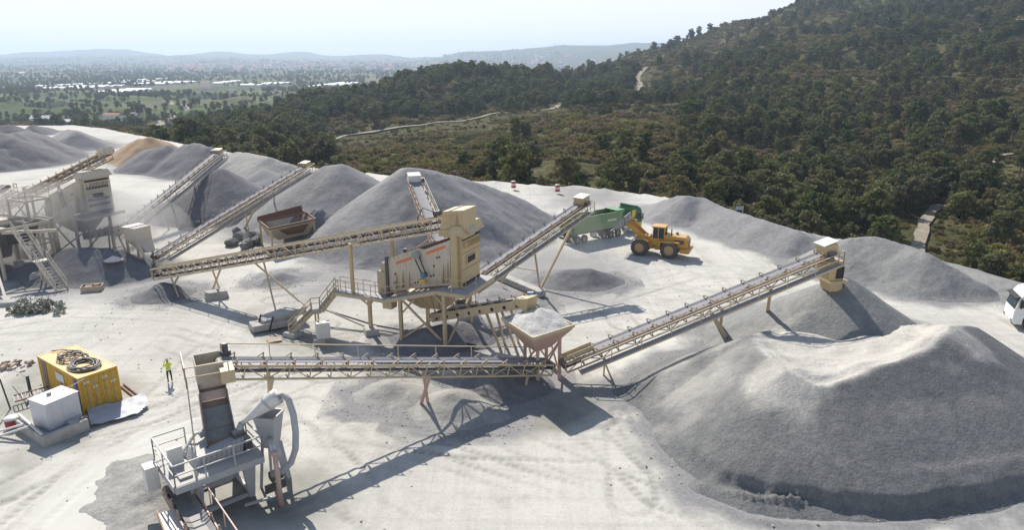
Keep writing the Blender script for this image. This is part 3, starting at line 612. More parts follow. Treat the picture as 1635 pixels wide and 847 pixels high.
# where trees grow
def sight_clear(x, y):                                  # the tracks are kept open on their valley side
    ok = np.ones(len(x), bool)
    for r_ in ROADS:
        for k in (8, 18, 28, 38):
            d, _ = seg_dist(x, y, [(a * (1 - k / math.hypot(a, b)), b * (1 - k / math.hypot(a, b))) for a, b in r_]); ok &= d > 7
    return ok
def road_clear(x, y, w):
    ok = np.ones(len(x), bool)
    for r_ in ROADS:
        d, _ = seg_dist(x, y, r_); ok &= d > w
    return ok
def scatter(n, dlo, dhi, pw, pxlo=-120, pxhi=1760):
    u = rng.uniform(0, 1, n); d = (dlo ** pw + u * (dhi ** pw - dlo ** pw)) ** (1 / pw)
    px = rng.uniform(pxlo, pxhi, n); x = (px - 817.5) / FPX * .985 * d
    return x, d, px
def off_quarry(x, y, m=2.0):
    i = inside(x, y, QPOLY); d, _ = seg_dist(x, y, [(p.x, p.y) for p in EDGE]); return (~i) & (d > m)
x, y, px = scatter(13000, 75, 1150, 1.25)
z = terrain(x, y); wood = fbm(x / 70 + 9, y / 70, 4, 61)
slope_side = np.clip((px - 420) / 160, 0, 1)                # the wooded slopes; the plain to the left is farmed
thr = np.interp(px, [-100, 280, 420, 700, 1000, 1250, 1500, 1640, 1800], [.35, .2, .06, .13, .06, -.08, -.14, -.06, -.04])
near_right = (px > 1480) & (y < 170)
thr = thr + np.where((px > 540) & (px < 1130) & (y < 320), .36, 0) + np.where((px > 480) & (px < 1000) & (y >= 420) & (y < 760), -.20, 0) + np.where((px > 1000) & (y > 520), .06, 0)
keep = off_quarry(x, y, 2.5) & road_clear(x, y, 4.0) & (sight_clear(x, y) | (rng.uniform(0, 1, len(x)) < .3)) & (wood > thr) & ~((y > 520) & (px < 520)) & ~(near_right & (rng.uniform(0, 1, len(x)) < .25))
keep &= ~((z < -25) & (y > 600))
x, y, z, px = x[keep], y[keep], z[keep], px[keep]
for n_, a_, b_, c_, d_2, t_ in ((3600, 400, 660, 470, 1020, -.12), (1700, 240, 520, 290, 520, -.05), (2300, 130, 650, 1080, 1770, -.02), (500, 85, 200, 1440, 1770, 0)):   # the wooded spur and the thick wood of the right slope
    xe, ye, pe = scatter(n_, a_, b_, 1.2, c_, d_2); ke = off_quarry(xe, ye, 2.5) & road_clear(xe, ye, 3.5) & (sight_clear(xe, ye) | (rng.uniform(0, 1, n_) < .3)) & (fbm(xe / 55 + 2, ye / 55, 3, 63) > t_)
    x = np.concatenate([x, xe[ke]]); y = np.concatenate([y, ye[ke]]); px = np.concatenate([px, pe[ke]])
z = terrain(x, y)
sz = (.36 + 1.0 * rng.uniform(0, 1, len(x)) ** 1.6) * np.interp(y, [80, 300, 1000], [.85, 1.0, 1.2])
# forest that edges the plain and the plain's own trees and hedges
x2, y2, _ = scatter(17000, 430, 6500, .8, -120, 900); z2 = terrain(x2, y2); w2 = fbm(x2 / 160, y2 / 160, 4, 71)
k2 = (z2 < -12) & (w2 > -.14) | ((y2 > 3600) & (w2 > .0)); x2, y2, z2 = x2[k2], y2[k2], z2[k2]
k3 = (y2 < 2600) | (rng.uniform(0, 1, len(x2)) < .8); x2, y2, z2 = x2[k3], y2[k3], z2[k3]
s2 = rng.uniform(.6, 1.2, len(x2)) * np.interp(y2, [430, 2000, 6000], [.8, 1.15, 1.5])
# the nearest 290 pines stand singly, the rest of the wood is one mass
order = np.argsort(y - sz * 10); inframe = (px[order] > -20) & (px[order] < 1655); near = order[inframe][:290]
far_mask = np.ones(len(x), bool); far_mask[near] = False
PINE_LAB = ['dark green pine on the scrub slope just beyond the gravel piles', 'dark pine in the valley wood left of the loader, beyond the back piles', 'dark pine on the right-hand slope near the dirt track']
for i in near:
    k = int(rng.integers(0, 5)); tr, cr = PINE[k]
    zone = 1 if px[i] < 860 else (2 if px[i] > 1400 else 0)
    root = thing('pine_tree', PINE_LAB[zone], 'tree', (x[i], y[i], z[i] - .2), rng.uniform(0, 6.28), ['pines beyond the gravel piles', 'pines left of the loader in the valley', 'pines on the right slope'][zone])
    root.scale = (sz[i], sz[i], sz[i] * rng.uniform(.85, 1.1))
    for src in (tr, cr):
        c = src.copy(); COL.objects.link(c); c.parent = root
def gn_scatter(name, co, scale, variants, nvar):
    """one mass of plants: points carrying instances of the plant meshes"""
    me = bpy.data.meshes.new(name); me.vertices.add(len(co)); me.vertices.foreach_set('co', np.asarray(co, np.float32).ravel())
    for an, dt, val in (('psize', 'FLOAT', scale), ('pvar', 'INT', rng.integers(0, nvar, len(co))), ('pturn', 'FLOAT', rng.uniform(0, 6.28, len(co)))):
        at = me.attributes.new(an, dt, 'POINT'); at.data.foreach_set('value', np.asarray(val, np.int32 if dt == 'INT' else np.float32))
    o = bpy.data.objects.new(name, me); COL.objects.link(o)
    ng = bpy.data.node_groups.new(name, 'GeometryNodeTree'); ng.is_modifier = True
    ng.interface.new_socket('Geometry', in_out='INPUT', socket_type='NodeSocketGeometry'); ng.interface.new_socket('Geometry', in_out='OUTPUT', socket_type='NodeSocketGeometry')
    N = ng.nodes.new; K = ng.links.new; gi = N('NodeGroupInput'); go = N('NodeGroupOutput'); jn = N('GeometryNodeJoinGeometry')
    def attr(nm, dt): a = N('GeometryNodeInputNamedAttribute'); a.data_type = dt; a.inputs[0].default_value = nm; return a.outputs[0]
    for k, src in enumerate(variants):
        cmpn = N('FunctionNodeCompare'); cmpn.data_type = 'INT'; cmpn.operation = 'EQUAL'; K(attr('pvar', 'INT'), cmpn.inputs[2]); cmpn.inputs[3].default_value = k
        oi = N('GeometryNodeObjectInfo'); oi.inputs[0].default_value = src; oi.transform_space = 'ORIGINAL'; oi.inputs['As Instance'].default_value = True
        ip = N('GeometryNodeInstanceOnPoints'); K(gi.outputs[0], ip.inputs['Points']); K(cmpn.outputs[0], ip.inputs['Selection']); K(oi.outputs['Geometry'], ip.inputs['Instance'])
        cx = N('ShaderNodeCombineXYZ'); K(attr('pturn', 'FLOAT'), cx.inputs[2]); er = N('FunctionNodeEulerToRotation'); K(cx.outputs[0], er.inputs[0]); K(er.outputs[0], ip.inputs['Rotation'])
        K(attr('psize', 'FLOAT'), ip.inputs['Scale']); K(ip.outputs[0], jn.inputs[0])
    K(jn.outputs[0], go.inputs[0]); md = o.modifiers.new('plants', 'NODES'); md.node_group = ng
    return tag(o, kind='stuff')
def merged(name, parts):                                  # a plant as one mesh, to be repeated in a mass
    co = []; q = []; mi = []; o = 0
    for k, p in enumerate(parts):
        me = p.data; c = np.zeros(len(me.vertices) * 3, np.float32); me.vertices.foreach_get('co', c); c = c.reshape(-1, 3)
        for pl in me.polygons: q.append([v + o for v in pl.vertices]); mi.append(k)
        co += [tuple(v) for v in c]; o += len(c)
    me = bpy.data.meshes.new(name); me.from_pydata(co, [], q)
    for p in parts: me.materials.append(p.data.materials[0])
    me.polygons.foreach_set('material_index', mi)
    return bpy.data.objects.new(name, me)
PV = [merged('pine_mass', p) for p in PINE]; SV = [merged('shrub_mass', p) for p in SHRUB]
fx = np.concatenate([x[far_mask], x2]); fy = np.concatenate([y[far_mask], y2]); fz = np.concatenate([z[far_mask], z2]) - .3; fs = np.concatenate([sz[far_mask], s2])
gn_scatter('forest', np.stack([fx, fy, fz], 1), fs, PV, 5)
bx, by, bpx = scatter(90000, 70, 1100, 1.1); bz = terrain(bx, by); bw = fbm(bx / 22, by / 22, 3, 81)
kb = off_quarry(bx, by, 1.5) & road_clear(bx, by, 3.2) & (bw > np.where(by > 180, -.36, -.24)) & ~((by > 560) & (bpx < 480)) & ~((bz < -25) & (by > 600))
bx, by, bz = bx[kb], by[kb], bz[kb]
b2x, b2y, _ = scatter(4200, 72, 300, 1.2, 1400, 1780); k2_ = off_quarry(b2x, b2y, 1.5) & road_clear(b2x, b2y, 2.2); bx = np.concatenate([bx, b2x[k2_]]); by = np.concatenate([by, b2y[k2_]]); bz = terrain(bx, by)
bs = (.3 + 1.35 * rng.uniform(0, 1, len(bx)) ** 2.4) * np.interp(by, [70, 250, 1000], [.85, 1.0, 1.6]) * np.where(sight_clear(bx, by), 1, .5)
gn_scatter('scrub', np.stack([bx, by, bz - .1], 1), bs, SV, 4)
for tr, cr in PINE + SHRUB:                               # the patterns themselves are not in the scene
    COL.objects.unlink(tr); COL.objects.unlink(cr)
# loose clods and stones on the floor
STN = []
for k in range(3):
    bm = bmesh.new(); bmesh.ops.create_icosphere(bm, subdivisions=1, radius=1); r_ = random.Random(k)
    for v_0 in bm.verts: v_0.co *= r_.uniform(.6, 1.15); v_0.co.z *= .7
    me = bpy.data.meshes.new('stone'); bm.to_mesh(me); bm.free(); me.materials.append(gravel('loose_stone_' + 'abc'[k], ((.38, .365, .34), (.46, .44, .40), (.28, .275, .27))[k], lump=.02)); STN.append(bpy.data.objects.new('stone', me))
def gz_at(x, y):
    i = np.clip(np.searchsorted(gx, x), 1, len(gx) - 1); j = np.clip(np.searchsorted(gyv, y), 1, len(gyv) - 1); return GZ[j, i]
tp = np.concatenate([t_[rng.integers(0, len(t_), min(len(t_), 500))] for t_ in TOES if len(t_) > 10]); tp = tp[tp[:, 1] < 95] + rng.normal(0, .35, (int((tp[:, 1] < 95).sum()), 2))
sx_ = np.concatenate([tp[:, 0], rng.uniform(-40, 36, 5000)]); sy_ = np.concatenate([tp[:, 1], rng.uniform(27, 70, 5000)]); kk = (fbm(sx_ / 3, sy_ / 3, 3, 66) > .02) | (np.arange(len(sx_)) < len(tp)); kk &= inside(sx_, sy_, QPOLY)
sx_, sy_ = sx_[kk], sy_[kk]; ss_ = .02 + .07 * rng.uniform(0, 1, len(sx_)) ** 6
gn_scatter('loose_stones', np.stack([sx_, sy_, gz_at(sx_, sy_) + ss_ * .2], 1), ss_, STN, 3)
# haze over the whole valley
hz = MB().span((-12500, -400, -75), (12500, 11000, 240)); m = bpy.data.materials.new('valley_haze'); m.use_nodes = True
nn = m.node_tree; nn.nodes.remove(nn.nodes['Principled BSDF']); pv = nn.nodes.new('ShaderNodeVolumePrincipled')
pv.inputs['Color'].default_value = (0.64, 0.80, 1.0, 1); pv.inputs['Density'].default_value = 0.00016; pv.inputs['Anisotropy'].default_value = 0.25
nn.links.new(pv.outputs[0], nn.nodes['Material Output'].inputs['Volume'])
tag(hz.build('haze', m), kind='stuff')
# ================================================================== MACHINES OF THE QUARRY
CREAM = paint('cream_paint', (0.49, 0.39, 0.24), 0.6, 0, .5, wearamt=.5)
TANL = paint('rusty_tan_paint', (0.42, 0.30, 0.19), 0.7, 0, .4, wearamt=.8, scale=2.0)
CREAM2 = paint('yellow_cream_paint', (0.48, 0.37, 0.195), 0.55, 0, .4, wearamt=.4)
DUSTY = paint('dust_coated_cream_paint', (0.56, 0.485, 0.37), 0.8, 0, .85, (0.52, 0.48, 0.42))
PINKY = paint('faded_pinkish_paint', (0.50, 0.34, 0.27), 0.65, 0, .35, wearamt=.5)
GREYP = paint('grey_paint', (0.36, 0.375, 0.39), 0.6, 0, .45)
GREYD = paint('dusty_grey_steel', (0.27, 0.27, 0.27), 0.7, 0, .7)
WHITEP = paint('white_paint', (0.62, 0.61, 0.58), 0.5, 0, .3)
RUST = paint('rusty_steel', (0.17, 0.085, 0.05), 0.9, 0, .35, wear=(.26, .12, .05), wearamt=.6)
DECKM = paint('red_brown_screen_mesh', (0.10, 0.035, 0.035), 0.8, 0, .25)
RUBBER = plain_mat('conveyor_rubber', (0.15, 0.145, 0.165), .75, 0, .3, 1.2)
DUSTBELT = paint('dusty_rubber', (0.14, 0.14, 0.155), .8, 0, .5, (.33, .32, .325), (.12, .12, .13), .5, 1.5)
BLACK = plain_mat('black_rubber', (0.025, 0.025, 0.027), .8, 0, .3, 3)
DARKS = paint('dark_steel', (0.06, 0.06, 0.062), .6, 0, .45)
BLUE = paint('blue_motor_paint', (0.05, 0.16, 0.30), .45, 0, .3)
ORANGE = paint('orange_stripe_paint', (0.62, 0.16, 0.05), .5, 0, .1)
YELLOW = paint('yellow_paint', (0.62, 0.40, 0.04), .5, 0, .2)
CONC = plain_mat('concrete', (0.37, 0.355, 0.33), .95, 0, .25, 1.5)
WALK = paint('grating_with_dust', (0.26, 0.26, 0.275), .8, 0, .75, (.40, .40, .41))
M_SANDY = gravel('white_sand', (.50, .49, .46), (.56, .54, .50), .5)
BRB = plain_mat('brown_belt', (.075, .045, .04), .8, 0, .35, 1.0)
PLATE = paint('pale_worn_plate', (.50, .44, .345), .6, 0, .4, wearamt=.45)
ROCK = gravel('grey_boulder_stone', (0.24, 0.245, 0.24), (0.42, 0.40, 0.37), .5, .2, .55)
def rail_mb(mb, pts, h=1.05, step=1.5, w=.045, mid=True):
    """a handrail along floor points: posts, top rail, knee rail"""
    pts = [Vector(p) for p in pts]; Z = Vector((0, 0, 1))
    for a, b in zip(pts[:-1], pts[1:]):
        n = max(1, round((b - a).length / step))
        for i in range(n + 1): q = a.lerp(b, i / n); mb.bar(q, q + Z * h, w)
        mb.bar(a + Z * h, b + Z * h, w * 1.1)
        if mid: mb.bar(a + Z * h * .52, b + Z * h * .52, w * .8)
    return mb
def conveyor(name, label, tail, head, width=.9, th=.75, walk=-1, paintm=CREAM, legs=(), idl=1.6, head_box=None, motor=True, rail_far=False, lat=None, skirt=0.0, group='belt conveyors of the quarry', beltm=None, walkdrop=.15, pitch=1.3, cat='conveyor', plates=False, up=0.0):
    tail = Vector(tail); head = Vector(head); dx = head - tail; rz = math.atan2(dx.y, dx.x); Lh = Vector((dx.x, dx.y)).length
    al = math.atan2(dx.z, Lh); L = math.hypot(Lh, dx.z); ca, sa = math.cos(al), math.sin(al)
    t = thing(name, label, cat, (tail.x, tail.y, 0), rz, group); loc = loc_of(t)
    def B(s, y, d=0): return Vector((s * ca - d * sa, y, tail.z + s * sa + d * ca))
    hw = width / 2
    # belt: troughed carrying run and flat return run
    n = max(2, int(L / 2)); mb = MB(); prof = [(-hw, .09), (-hw * .5, 0), (hw * .5, 0), (hw, .09)]
    for k in range(len(prof) - 1):
        (y0, d0), (y1, d1) = prof[k], prof[k + 1]
        mb.add([B(0, y0, d0), B(L, y0, d0), B(L, y1, d1), B(0, y1, d1), B(0, y0, d0 - .03), B(L, y0, d0 - .03), B(L, y1, d1 - .03), B(0, y1, d1 - .03)],
               [(0, 1, 2, 3), (7, 6, 5, 4), (0, 4, 5, 1), (3, 2, 6, 7)])
    mb.add([B(0, -hw, -.42), B(L, -hw, -.42), B(L, hw, -.42), B(0, hw, -.42), B(0, -hw, -.45), B(L, -hw, -.45), B(L, hw, -.45), B(0, hw, -.45)], [(0, 1, 2, 3), (7, 6, 5, 4), (0, 4, 5, 1), (3, 2, 6, 7)])
    mb.build('belt', beltm or DUSTBELT, t)
    # lattice frame
    fr = MB(); fy = hw + .12; nb = max(3, int(L / pitch)); c = .075
    for y in (-fy, fy):
        fr.bar(B(0, y, up - .08), B(L, y, up - .08), c, .13); fr.bar(B(0, y, -th), B(L, y, -th), c, .11)
        if plates:
            fr.add([B(0, y, -.1), B(L, y, -.1), B(L, y, -th), B(0, y, -th), B(0, y * 1.03, -.1), B(L, y * 1.03, -.1), B(L, y * 1.03, -th), B(0, y * 1.03, -th)], [(0, 1, 2, 3), (7, 6, 5, 4), (0, 4, 5, 1), (2, 6, 7, 3)])
        for i in range(nb + 1):
            s = L * i / nb; fr.bar(B(s, y, up - .08), B(s, y, -th), .06)
            if i < nb and not plates: s2 = L * (i + 1) / nb; fr.bar(B(s, y, up - .1 if i % 2 else -th), B(s2, y, -th if i % 2 else up - .1), .05)
    for i in range(nb + 1): s = L * i / nb; fr.bar(B(s, -fy, -th), B(s, fy, -th), .06)
    fr.build('frame', lat or paintm, t)
    if plates:
        k = max(3, int(L / 1.25))
        for i in range(k):
            s = L * (i + .5) / k
            for y in (-fy * 1.03 - .004, fy * 1.03 + .004): MB().add([B(s - .16, y, -.27), B(s + .16, y, -.27), B(s + .16, y, -.53), B(s - .16, y, -.53)], [(0, 1, 2, 3)]).build('beam_hole', BLACK, t)
    # troughing idlers with their brackets
    ib = MB(); ib.bar((0, -fy, -.05), (0, fy, -.05), .08, .05).bar((0, fy, .32), (.35, fy, .02), .05).bar((0, -fy, .32), (.35, -fy, .02), .05)
    for sg in (-1, 1): ib.bar((0, sg * fy, -.05), (0, sg * (fy - .02), .34), .09, .06); ib.tube([(0, sg * (hw + .03), .07), (0, sg * hw * .5, -.04)], .05, 6)
    ib.tube([(0, -hw * .5, -.05), (0, hw * .5, -.05)], .05, 6)
    i0 = None; ni = max(2, int(L / idl))
    for i in range(ni):
        if i0 is None: i0 = o = ib.build('idler', TANL, t)
        else: o = i0.copy(); COL.objects.link(o); o.parent = t
        o.location = B(L * (i + .5) / ni, 0, -.02); o.rotation_euler = (0, -al, 0)
    if skirt:
        sk = MB()
        for y in (-hw * .8, hw * .8): sk.bar(B(.1, y, .22), B(skirt, y, .22), .03, .35)
        sk.build('skirt_board', paintm, t)
    for nm, s in (('tail_drum', .0), ('head_drum', L)): MB().cyl(B(s, -hw - .05, -.2), B(s, hw + .05, -.2), .24, 14).build(nm, DARKS, t, True)
    if walk:
        y0 = walk * (fy + .06); y1 = walk * (fy + .58); d = -th - walkdrop; wk = MB()
        wk.add([B(.8, y0, d), B(L + .3, y0, d), B(L + .3, y1, d), B(.8, y1, d), B(.8, y0, d - .05), B(L + .3, y0, d - .05), B(L + .3, y1, d - .05), B(.8, y1, d - .05)], [(0, 1, 2, 3), (7, 6, 5, 4), (0, 4, 5, 1), (1, 5, 6, 2), (2, 6, 7, 3), (3, 7, 4, 0)])
        wk.build('walkway', WALK, t)
        wf = MB(); wf.bar(B(.8, y1, d - .06), B(L + .3, y1, d - .06), .05, .14)
        for i in range(0, nb + 1, 2): s = L * i / nb; wf.bar(B(max(s, .8), walk * fy, -th), B(max(s, .8), y1, d - .04), .05)
        wf.build('walkway_bracket', paintm, t)
        rm = MB(); rail_mb(rm, [B(.8, y1, d), B(L + .3, y1, d)], .98, 2.3, .05); rail_mb(rm, [B(L + .3, y1, d), B(L + .3, y0, d)], .98, 2.3, .05); rm.build('handrail', paintm, t)
    if rail_far:
        rm = MB(); rail_mb(rm, [B(.5, -walk * (fy + .08) if walk else rail_far * (fy + .35), -.2), B(L - .2, -walk * (fy + .08) if walk else rail_far * (fy + .35), -.2)], .9, 2.6, .05, False); rm.build('handrail', paintm, t)
    if head_box:                                                     # hood over the head drum
        l, h0, h1, hm = head_box; gm = MB()
        gm.prism([(B(L - l, 0, h0).x, B(L - l, 0, h0).z), (B(L + .45, 0, h0).x, B(L + .45, 0, h0).z - .1), (B(L + .45, 0, h1).x + .12, B(L + .45, 0, h1).z - .05), (B(L - l, 0, h1).x, B(L - l, 0, h1).z)], 'y', -fy - .06, fy + .06)
        gm.build('head_hood', hm, t, bevel=.02)
    if motor:
        mo = MB(); q = B(L - .5, -(walk or -1) * (fy + .35) if motor == 2 else (walk or 1) * (fy + .3), .12); mo.cyl(q, q + Vector((.55, 0, .12)), .18, 12); mo.box(q + Vector((.1, 0, -.2)), (.5, .4, .1)); mo.build('motor', DARKS if motor != 3 else BLUE, t)
    for lg in legs:
        s, feet, wd = lg[:3]; lm = lg[3] if len(lg) > 3 else paintm
        for (f, side) in feet: MB().bar(B(s, side * fy, -th + .05), loc(f), wd, wd).build('leg', lm, t)
        if len(feet) > 1:
            a, b = [B(s, sd * fy, -th).lerp(loc(f), .55) for f, sd in feet[:2]]; MB().bar(a, b, wd * .6).build('brace', lm, t)
    return t, B, L, fy
def on_ground(x, y, z=-.1): return Vector((x, y, z))
def pad(p, label, sx=.9, sy=.7, h=.5, rz=0, name='concrete_block', m=None):
    o = MB().frustum([Vector((sx * a, sy * b, 0)) for a, b in ((-.5, -.5), (.5, -.5), (.5, .5), (-.5, .5))], [Vector((sx * .86 * a, sy * .86 * b, h)) for a, b in ((-.5, -.5), (.5, -.5), (.5, .5), (-.5, .5))]).build(name, m or CONC, bevel=.03)
    o.location = (p[0], p[1], -.08); o.rotation_euler = (0, 0, rz); return tag(o, label, 'concrete block')
# ------------------------------------------------------------------ screening machine (built twice: the clean one in the middle, the dusty one at the left)
def screening_machine(label, ox, oy, rz, A, A2, W_, group, stair_pts=None, clean=True):
    t = thing('screening_machine', label, 'screening machine', (ox, oy, 0), rz, group); loc = loc_of(t)
    # floors
    fl = MB(); fl.span((-6.5, .05, 3.42), (-1.6, 1.0, 3.5)); 
    fl.add([(-1.6, -.15, 3.5), (3.5, -.15, 5.0), (3.5, .75, 5.0), (-1.6, .75, 3.5), (-1.6, -.15, 3.42), (3.5, -.15, 4.92), (3.5, .75, 4.92), (-1.6, .75, 3.42)], [(0, 1, 2, 3), (7, 6, 5, 4), (0, 4, 5, 1), (2, 6, 7, 3)])
    fl.span((3.5, -.15, 4.92), (6.0, 4.9, 5.0)); fl.span((-3.0, 1.0, 3.42), (-1.6, 4.4, 3.5)); fl.build('platform_floor', WALK, t)
    be = MB(); be.bar((-6.5, .05, 3.32), (-1.6, .05, 3.32), .1, .26); be.bar((-6.5, 1.0, 3.32), (-1.6, 1.0, 3.32), .1, .26); be.bar((-1.6, -.15, 3.33), (3.5, -.15, 4.83), .1, .28)
    be.bar((3.5, -.15, 4.8), (6.0, -.15, 4.8), .1, .3); be.bar((6.0, -.15, 4.8), (6.0, 4.9, 4.8), .1, .3); be.bar((-6.5, .05, 3.32), (-6.5, 1.0, 3.32), .1, .24); be.bar((0, .75, 3.6), (0, 4.2, 3.6), .18, .3); be.bar((4, .0, 4.8), (4, 4.2, 4.8), .18, .3)
    be.build('platform_beam', A, t)
    rm = MB(); rail_mb(rm, [(-6.5, .07, 3.5), (-1.6, .07, 3.5), (-1.6, -.13, 3.5), (3.5, -.13, 5.0), (5.98, -.13, 5.0), (5.98, 1.6, 5.0)], 1.05, 1.35); rail_mb(rm, [(-6.5, .98, 3.5), (-3.0, .98, 3.5)], 1.05, 1.35); rm.build('platform_railing', A, t)
    # inclined screen box
    side = [(-1.5, 4.0), (-1.5, 6.7), (1.35, 7.9), (1.9, 7.85), (4.2, 8.85), (4.15, 5.25)]
    for v in (.85, 3.55): 
        p = MB().prism(side, 'y', v, v + .07).build('side_plate', PLATE if clean else W_, t)
        if v < 1:
            for u0, h in ((-.75, 1.5), (-.15, 1.55), (.45, 1.3), (3.55, 1.6), (3.95, 1.9)):
                zb = 4.15 + (u0 + 1.5) * .23; rb = MB().add([(u0 - .02, v, zb), (u0 + .02, v, zb), (u0 + .02, v - .34, zb), (u0 - .02, v - .34, zb), (u0 - .02, v, zb + h), (u0 + .02, v, zb + h)], [(0, 1, 2, 3), (0, 3, 4), (1, 5, 2), (3, 2, 5, 4), (0, 4, 5, 1)])
                rb.build('stiffening_rib', A2, p)
            if clean:
                for (u0, z0, u1, z1) in ((-.8, 6.28, .75, 6.92), (2.05, 7.42, 3.75, 8.16)):
                    MB().add([(u0, v - .006, z0), (u1, v - .006, z1), (u1, v - .006, z1 + .24), (u0, v - .006, z0 + .24)], [(0, 1, 2, 3)]).build('orange_stripe', ORANGE, p)
            ho = MB()
            for u0, z0 in ((-1.0, 4.75), (.95, 5.0), (1.2, 5.08), (3.0, 7.3), (3.22, 7.38), (2.4, 5.75), (2.65, 5.83), (-.9, 5.5), (2.7, 6.6)): ho.cyl((u0, v - .004, z0), (u0, v + .01, z0), .09, 10)
            ho.build('bolt_hole', BLACK, p)
            bo = MB()
            for i in range(14): u0 = -1.3 + .4 * i; bo.cyl((u0, v - .03, 6.55 + (u0 + 1.5) * .40), (u0, v, 6.55 + (u0 + 1.5) * .40), .035, 6); bo.cyl((u0, v - .03, 4.25 + (u0 + 1.5) * .235), (u0, v, 4.25 + (u0 + 1.5) * .235), .035, 6)
            bo.build('bolt_row', DARKS, p)
    dk = MB()
    for i in range(14):
        a = i / 14; b = (i + .7) / 14; P = lambda k: (-1.4 + 5.5 * k, 6.45 + 2.2 * k)
        dk.prism([P(a), P(b), (P(b)[0], P(b)[1] + .05), (P(a)[0], P(a)[1] + .05)], 'y', .95, 3.5)
    for v in (.98, 1.8, 2.6, 3.42): dk.bar((-1.4, v, 6.58), (4.1, v, 8.78), .09, .16)
    dk.build('screen_deck', DECKM, t)
    for v in (.7, 3.5): MB().span((-1.74, v, 3.5), (-1.5, v + .25, 6.85)).build('end_post', DARKS if clean else A, t)
    MB().span((-2.9, 1.2, 3.5), (-1.75, 3.4, 5.4)).span((-2.6, 1.3, 5.4), (-1.75, 3.3, 6.1)).span((-2.95, 1.15, 4.4), (-2.9, 3.45, 4.5)).build('feed_box', A, t, bevel=.03)
    pu = MB().cyl((1.25, .55, 7.35), (1.25, .84, 7.35), .33, 16).cyl((1.25, .5, 7.35), (1.25, .55, 7.35), .14, 10).build('drive_pulley', GREYD, t)
    MB().cyl((1.95, .35, 5.85), (1.95, .83, 5.85), .2, 14).build('drive_motor', BLUE, t, False); MB().bar((1.08, .6, 7.2), (1.75, .6, 5.9), .05, .08).bar((1.5, .6, 7.42), (2.12, .6, 5.95), .05, .08).build('drive_belt', BLACK, t)
    MB().prism([(1.5, 5.45), (2.05, 5.55), (2.2, 5.3), (1.75, 5.15)], 'y', .3, .7).build('motor_bracket', YELLOW if clean else A, t)
    # discharge tower
    for v in (.75, 4.15): MB().span((4.25, v, 5.0), (4.75, v + .42, 9.35)).build('tower_post', A2, t, bevel=.03)
    bd = MB().span((4.4, 1.17, 5.1), (5.05, 4.15, 9.2)).build('tower_body', A2, t)
    wn = MB(); wn.span((5.05, 1.75, 6.75), (5.13, 3.35, 7.45)); wn.build('window_frame', A2, bd); MB().span((5.05, 1.9, 6.85), (5.14, 3.2, 7.35)).build('dark_window', BLACK, bd)
    lv = MB()
    for i in range(7): lv.bar((5.05, 1.5 + i * .38, 8.15), (5.32, 1.5 + i * .38, 8.6), .07, .25)
    lv.build('louvre', A2, bd); MB().span((5.05, 1.2, 8.75), (5.09, 4.12, 8.95)).span((5.05, 1.2, 5.15), (5.09, 4.12, 5.35)).build('dark_gap', BLACK, bd)
    if not clean:
        for z in (5.9, 6.55, 7.9): MB().span((5.05, 1.3, z), (5.09, 4.0, z + .28)).build('dark_gap', DARKS, bd)
    MB().span((5.05, 1.17, 7.6), (5.12, 4.15, 7.72)).span((5.05, 1.17, 6.3), (5.12, 4.15, 6.42)).build('tower_rib', A2, bd)
    MB().add([(4.1, .7, 9.35), (5.35, .7, 9.2), (5.35, 4.6, 9.2), (4.1, 4.6, 9.35), (4.35, 1.0, 9.95), (5.05, 1.0, 9.95), (5.05, 4.3, 9.95), (4.35, 4.3, 9.95)], [(0, 3, 2, 1), (4, 5, 6, 7), (0, 1, 5, 4), (1, 2, 6, 5), (2, 3, 7, 6), (3, 0, 4, 7)]).build('tower_hood', A2, t, bevel=.03)
    # under-screen hopper
    MB().frustum([(.9, 1.6, 2.6), (3.0, 1.6, 2.75), (3.0, 3.0, 2.75), (.9, 3.0, 2.6)], [(-1.2, .8, 3.9), (4.4, .8, 4.85), (4.4, 3.9, 4.85), (-1.2, 3.9, 3.9)]).build('under_hopper', A, t)
    ri = MB()
    for k in (.2, .4, .6, .8): ri.bar(Vector((.9, 1.58, 2.6)).lerp(Vector((3, 1.58, 2.75)), k), Vector((-1.2, .78, 3.9)).lerp(Vector((4.4, .78, 4.85)), k), .05)
    ri.build('hopper_rib', A, t)
    MB().span((-1.75, .1, 2.7), (-.9, .9, 3.42)).build('cable_box', A, t)
    for u, v, zt in ((0, 0, 3.9), (4, 0, 4.7), (4.1, 4.2, 4.7), (0, 4.2, 3.5), (-3.6, .9, 3.3)):
        MB().span((u - .13, v - .13, -.2), (u + .13, v + .13, zt)).build('leg', A, t)
    for a, b in (((0, 0, .4), (3.9, 1.5, 3.2)), ((.2, .1, 3.6), (3.8, .1, .6)), ((4.1, .2, .5), (4.1, 4.0, 3.2)), ((4.0, .15, 3.6), (3.0, .15, 4.6)), ((-3.6, .9, 2.4), (-4.5, .5, 3.3)), ((-3.6, .9, 2.4), (-2.8, .5, 3.3)), ((.15, 0, 2.6), (1.1, .4, 3.8))):
        MB().bar(a, b, .14).build('brace', A, t)
    for u, v, zb, zt in ((-4.9, .55, 3.5, 7.7), (-2.6, 3.2, 3.5, 8.3)): MB().span((u - .12, v - .12, zb), (u + .12, v + .12, zt)).bar((u, v, zt - .1), (u + .75, v + .1, zt + .1), .14, .1).build('conveyor_post', A2, t)
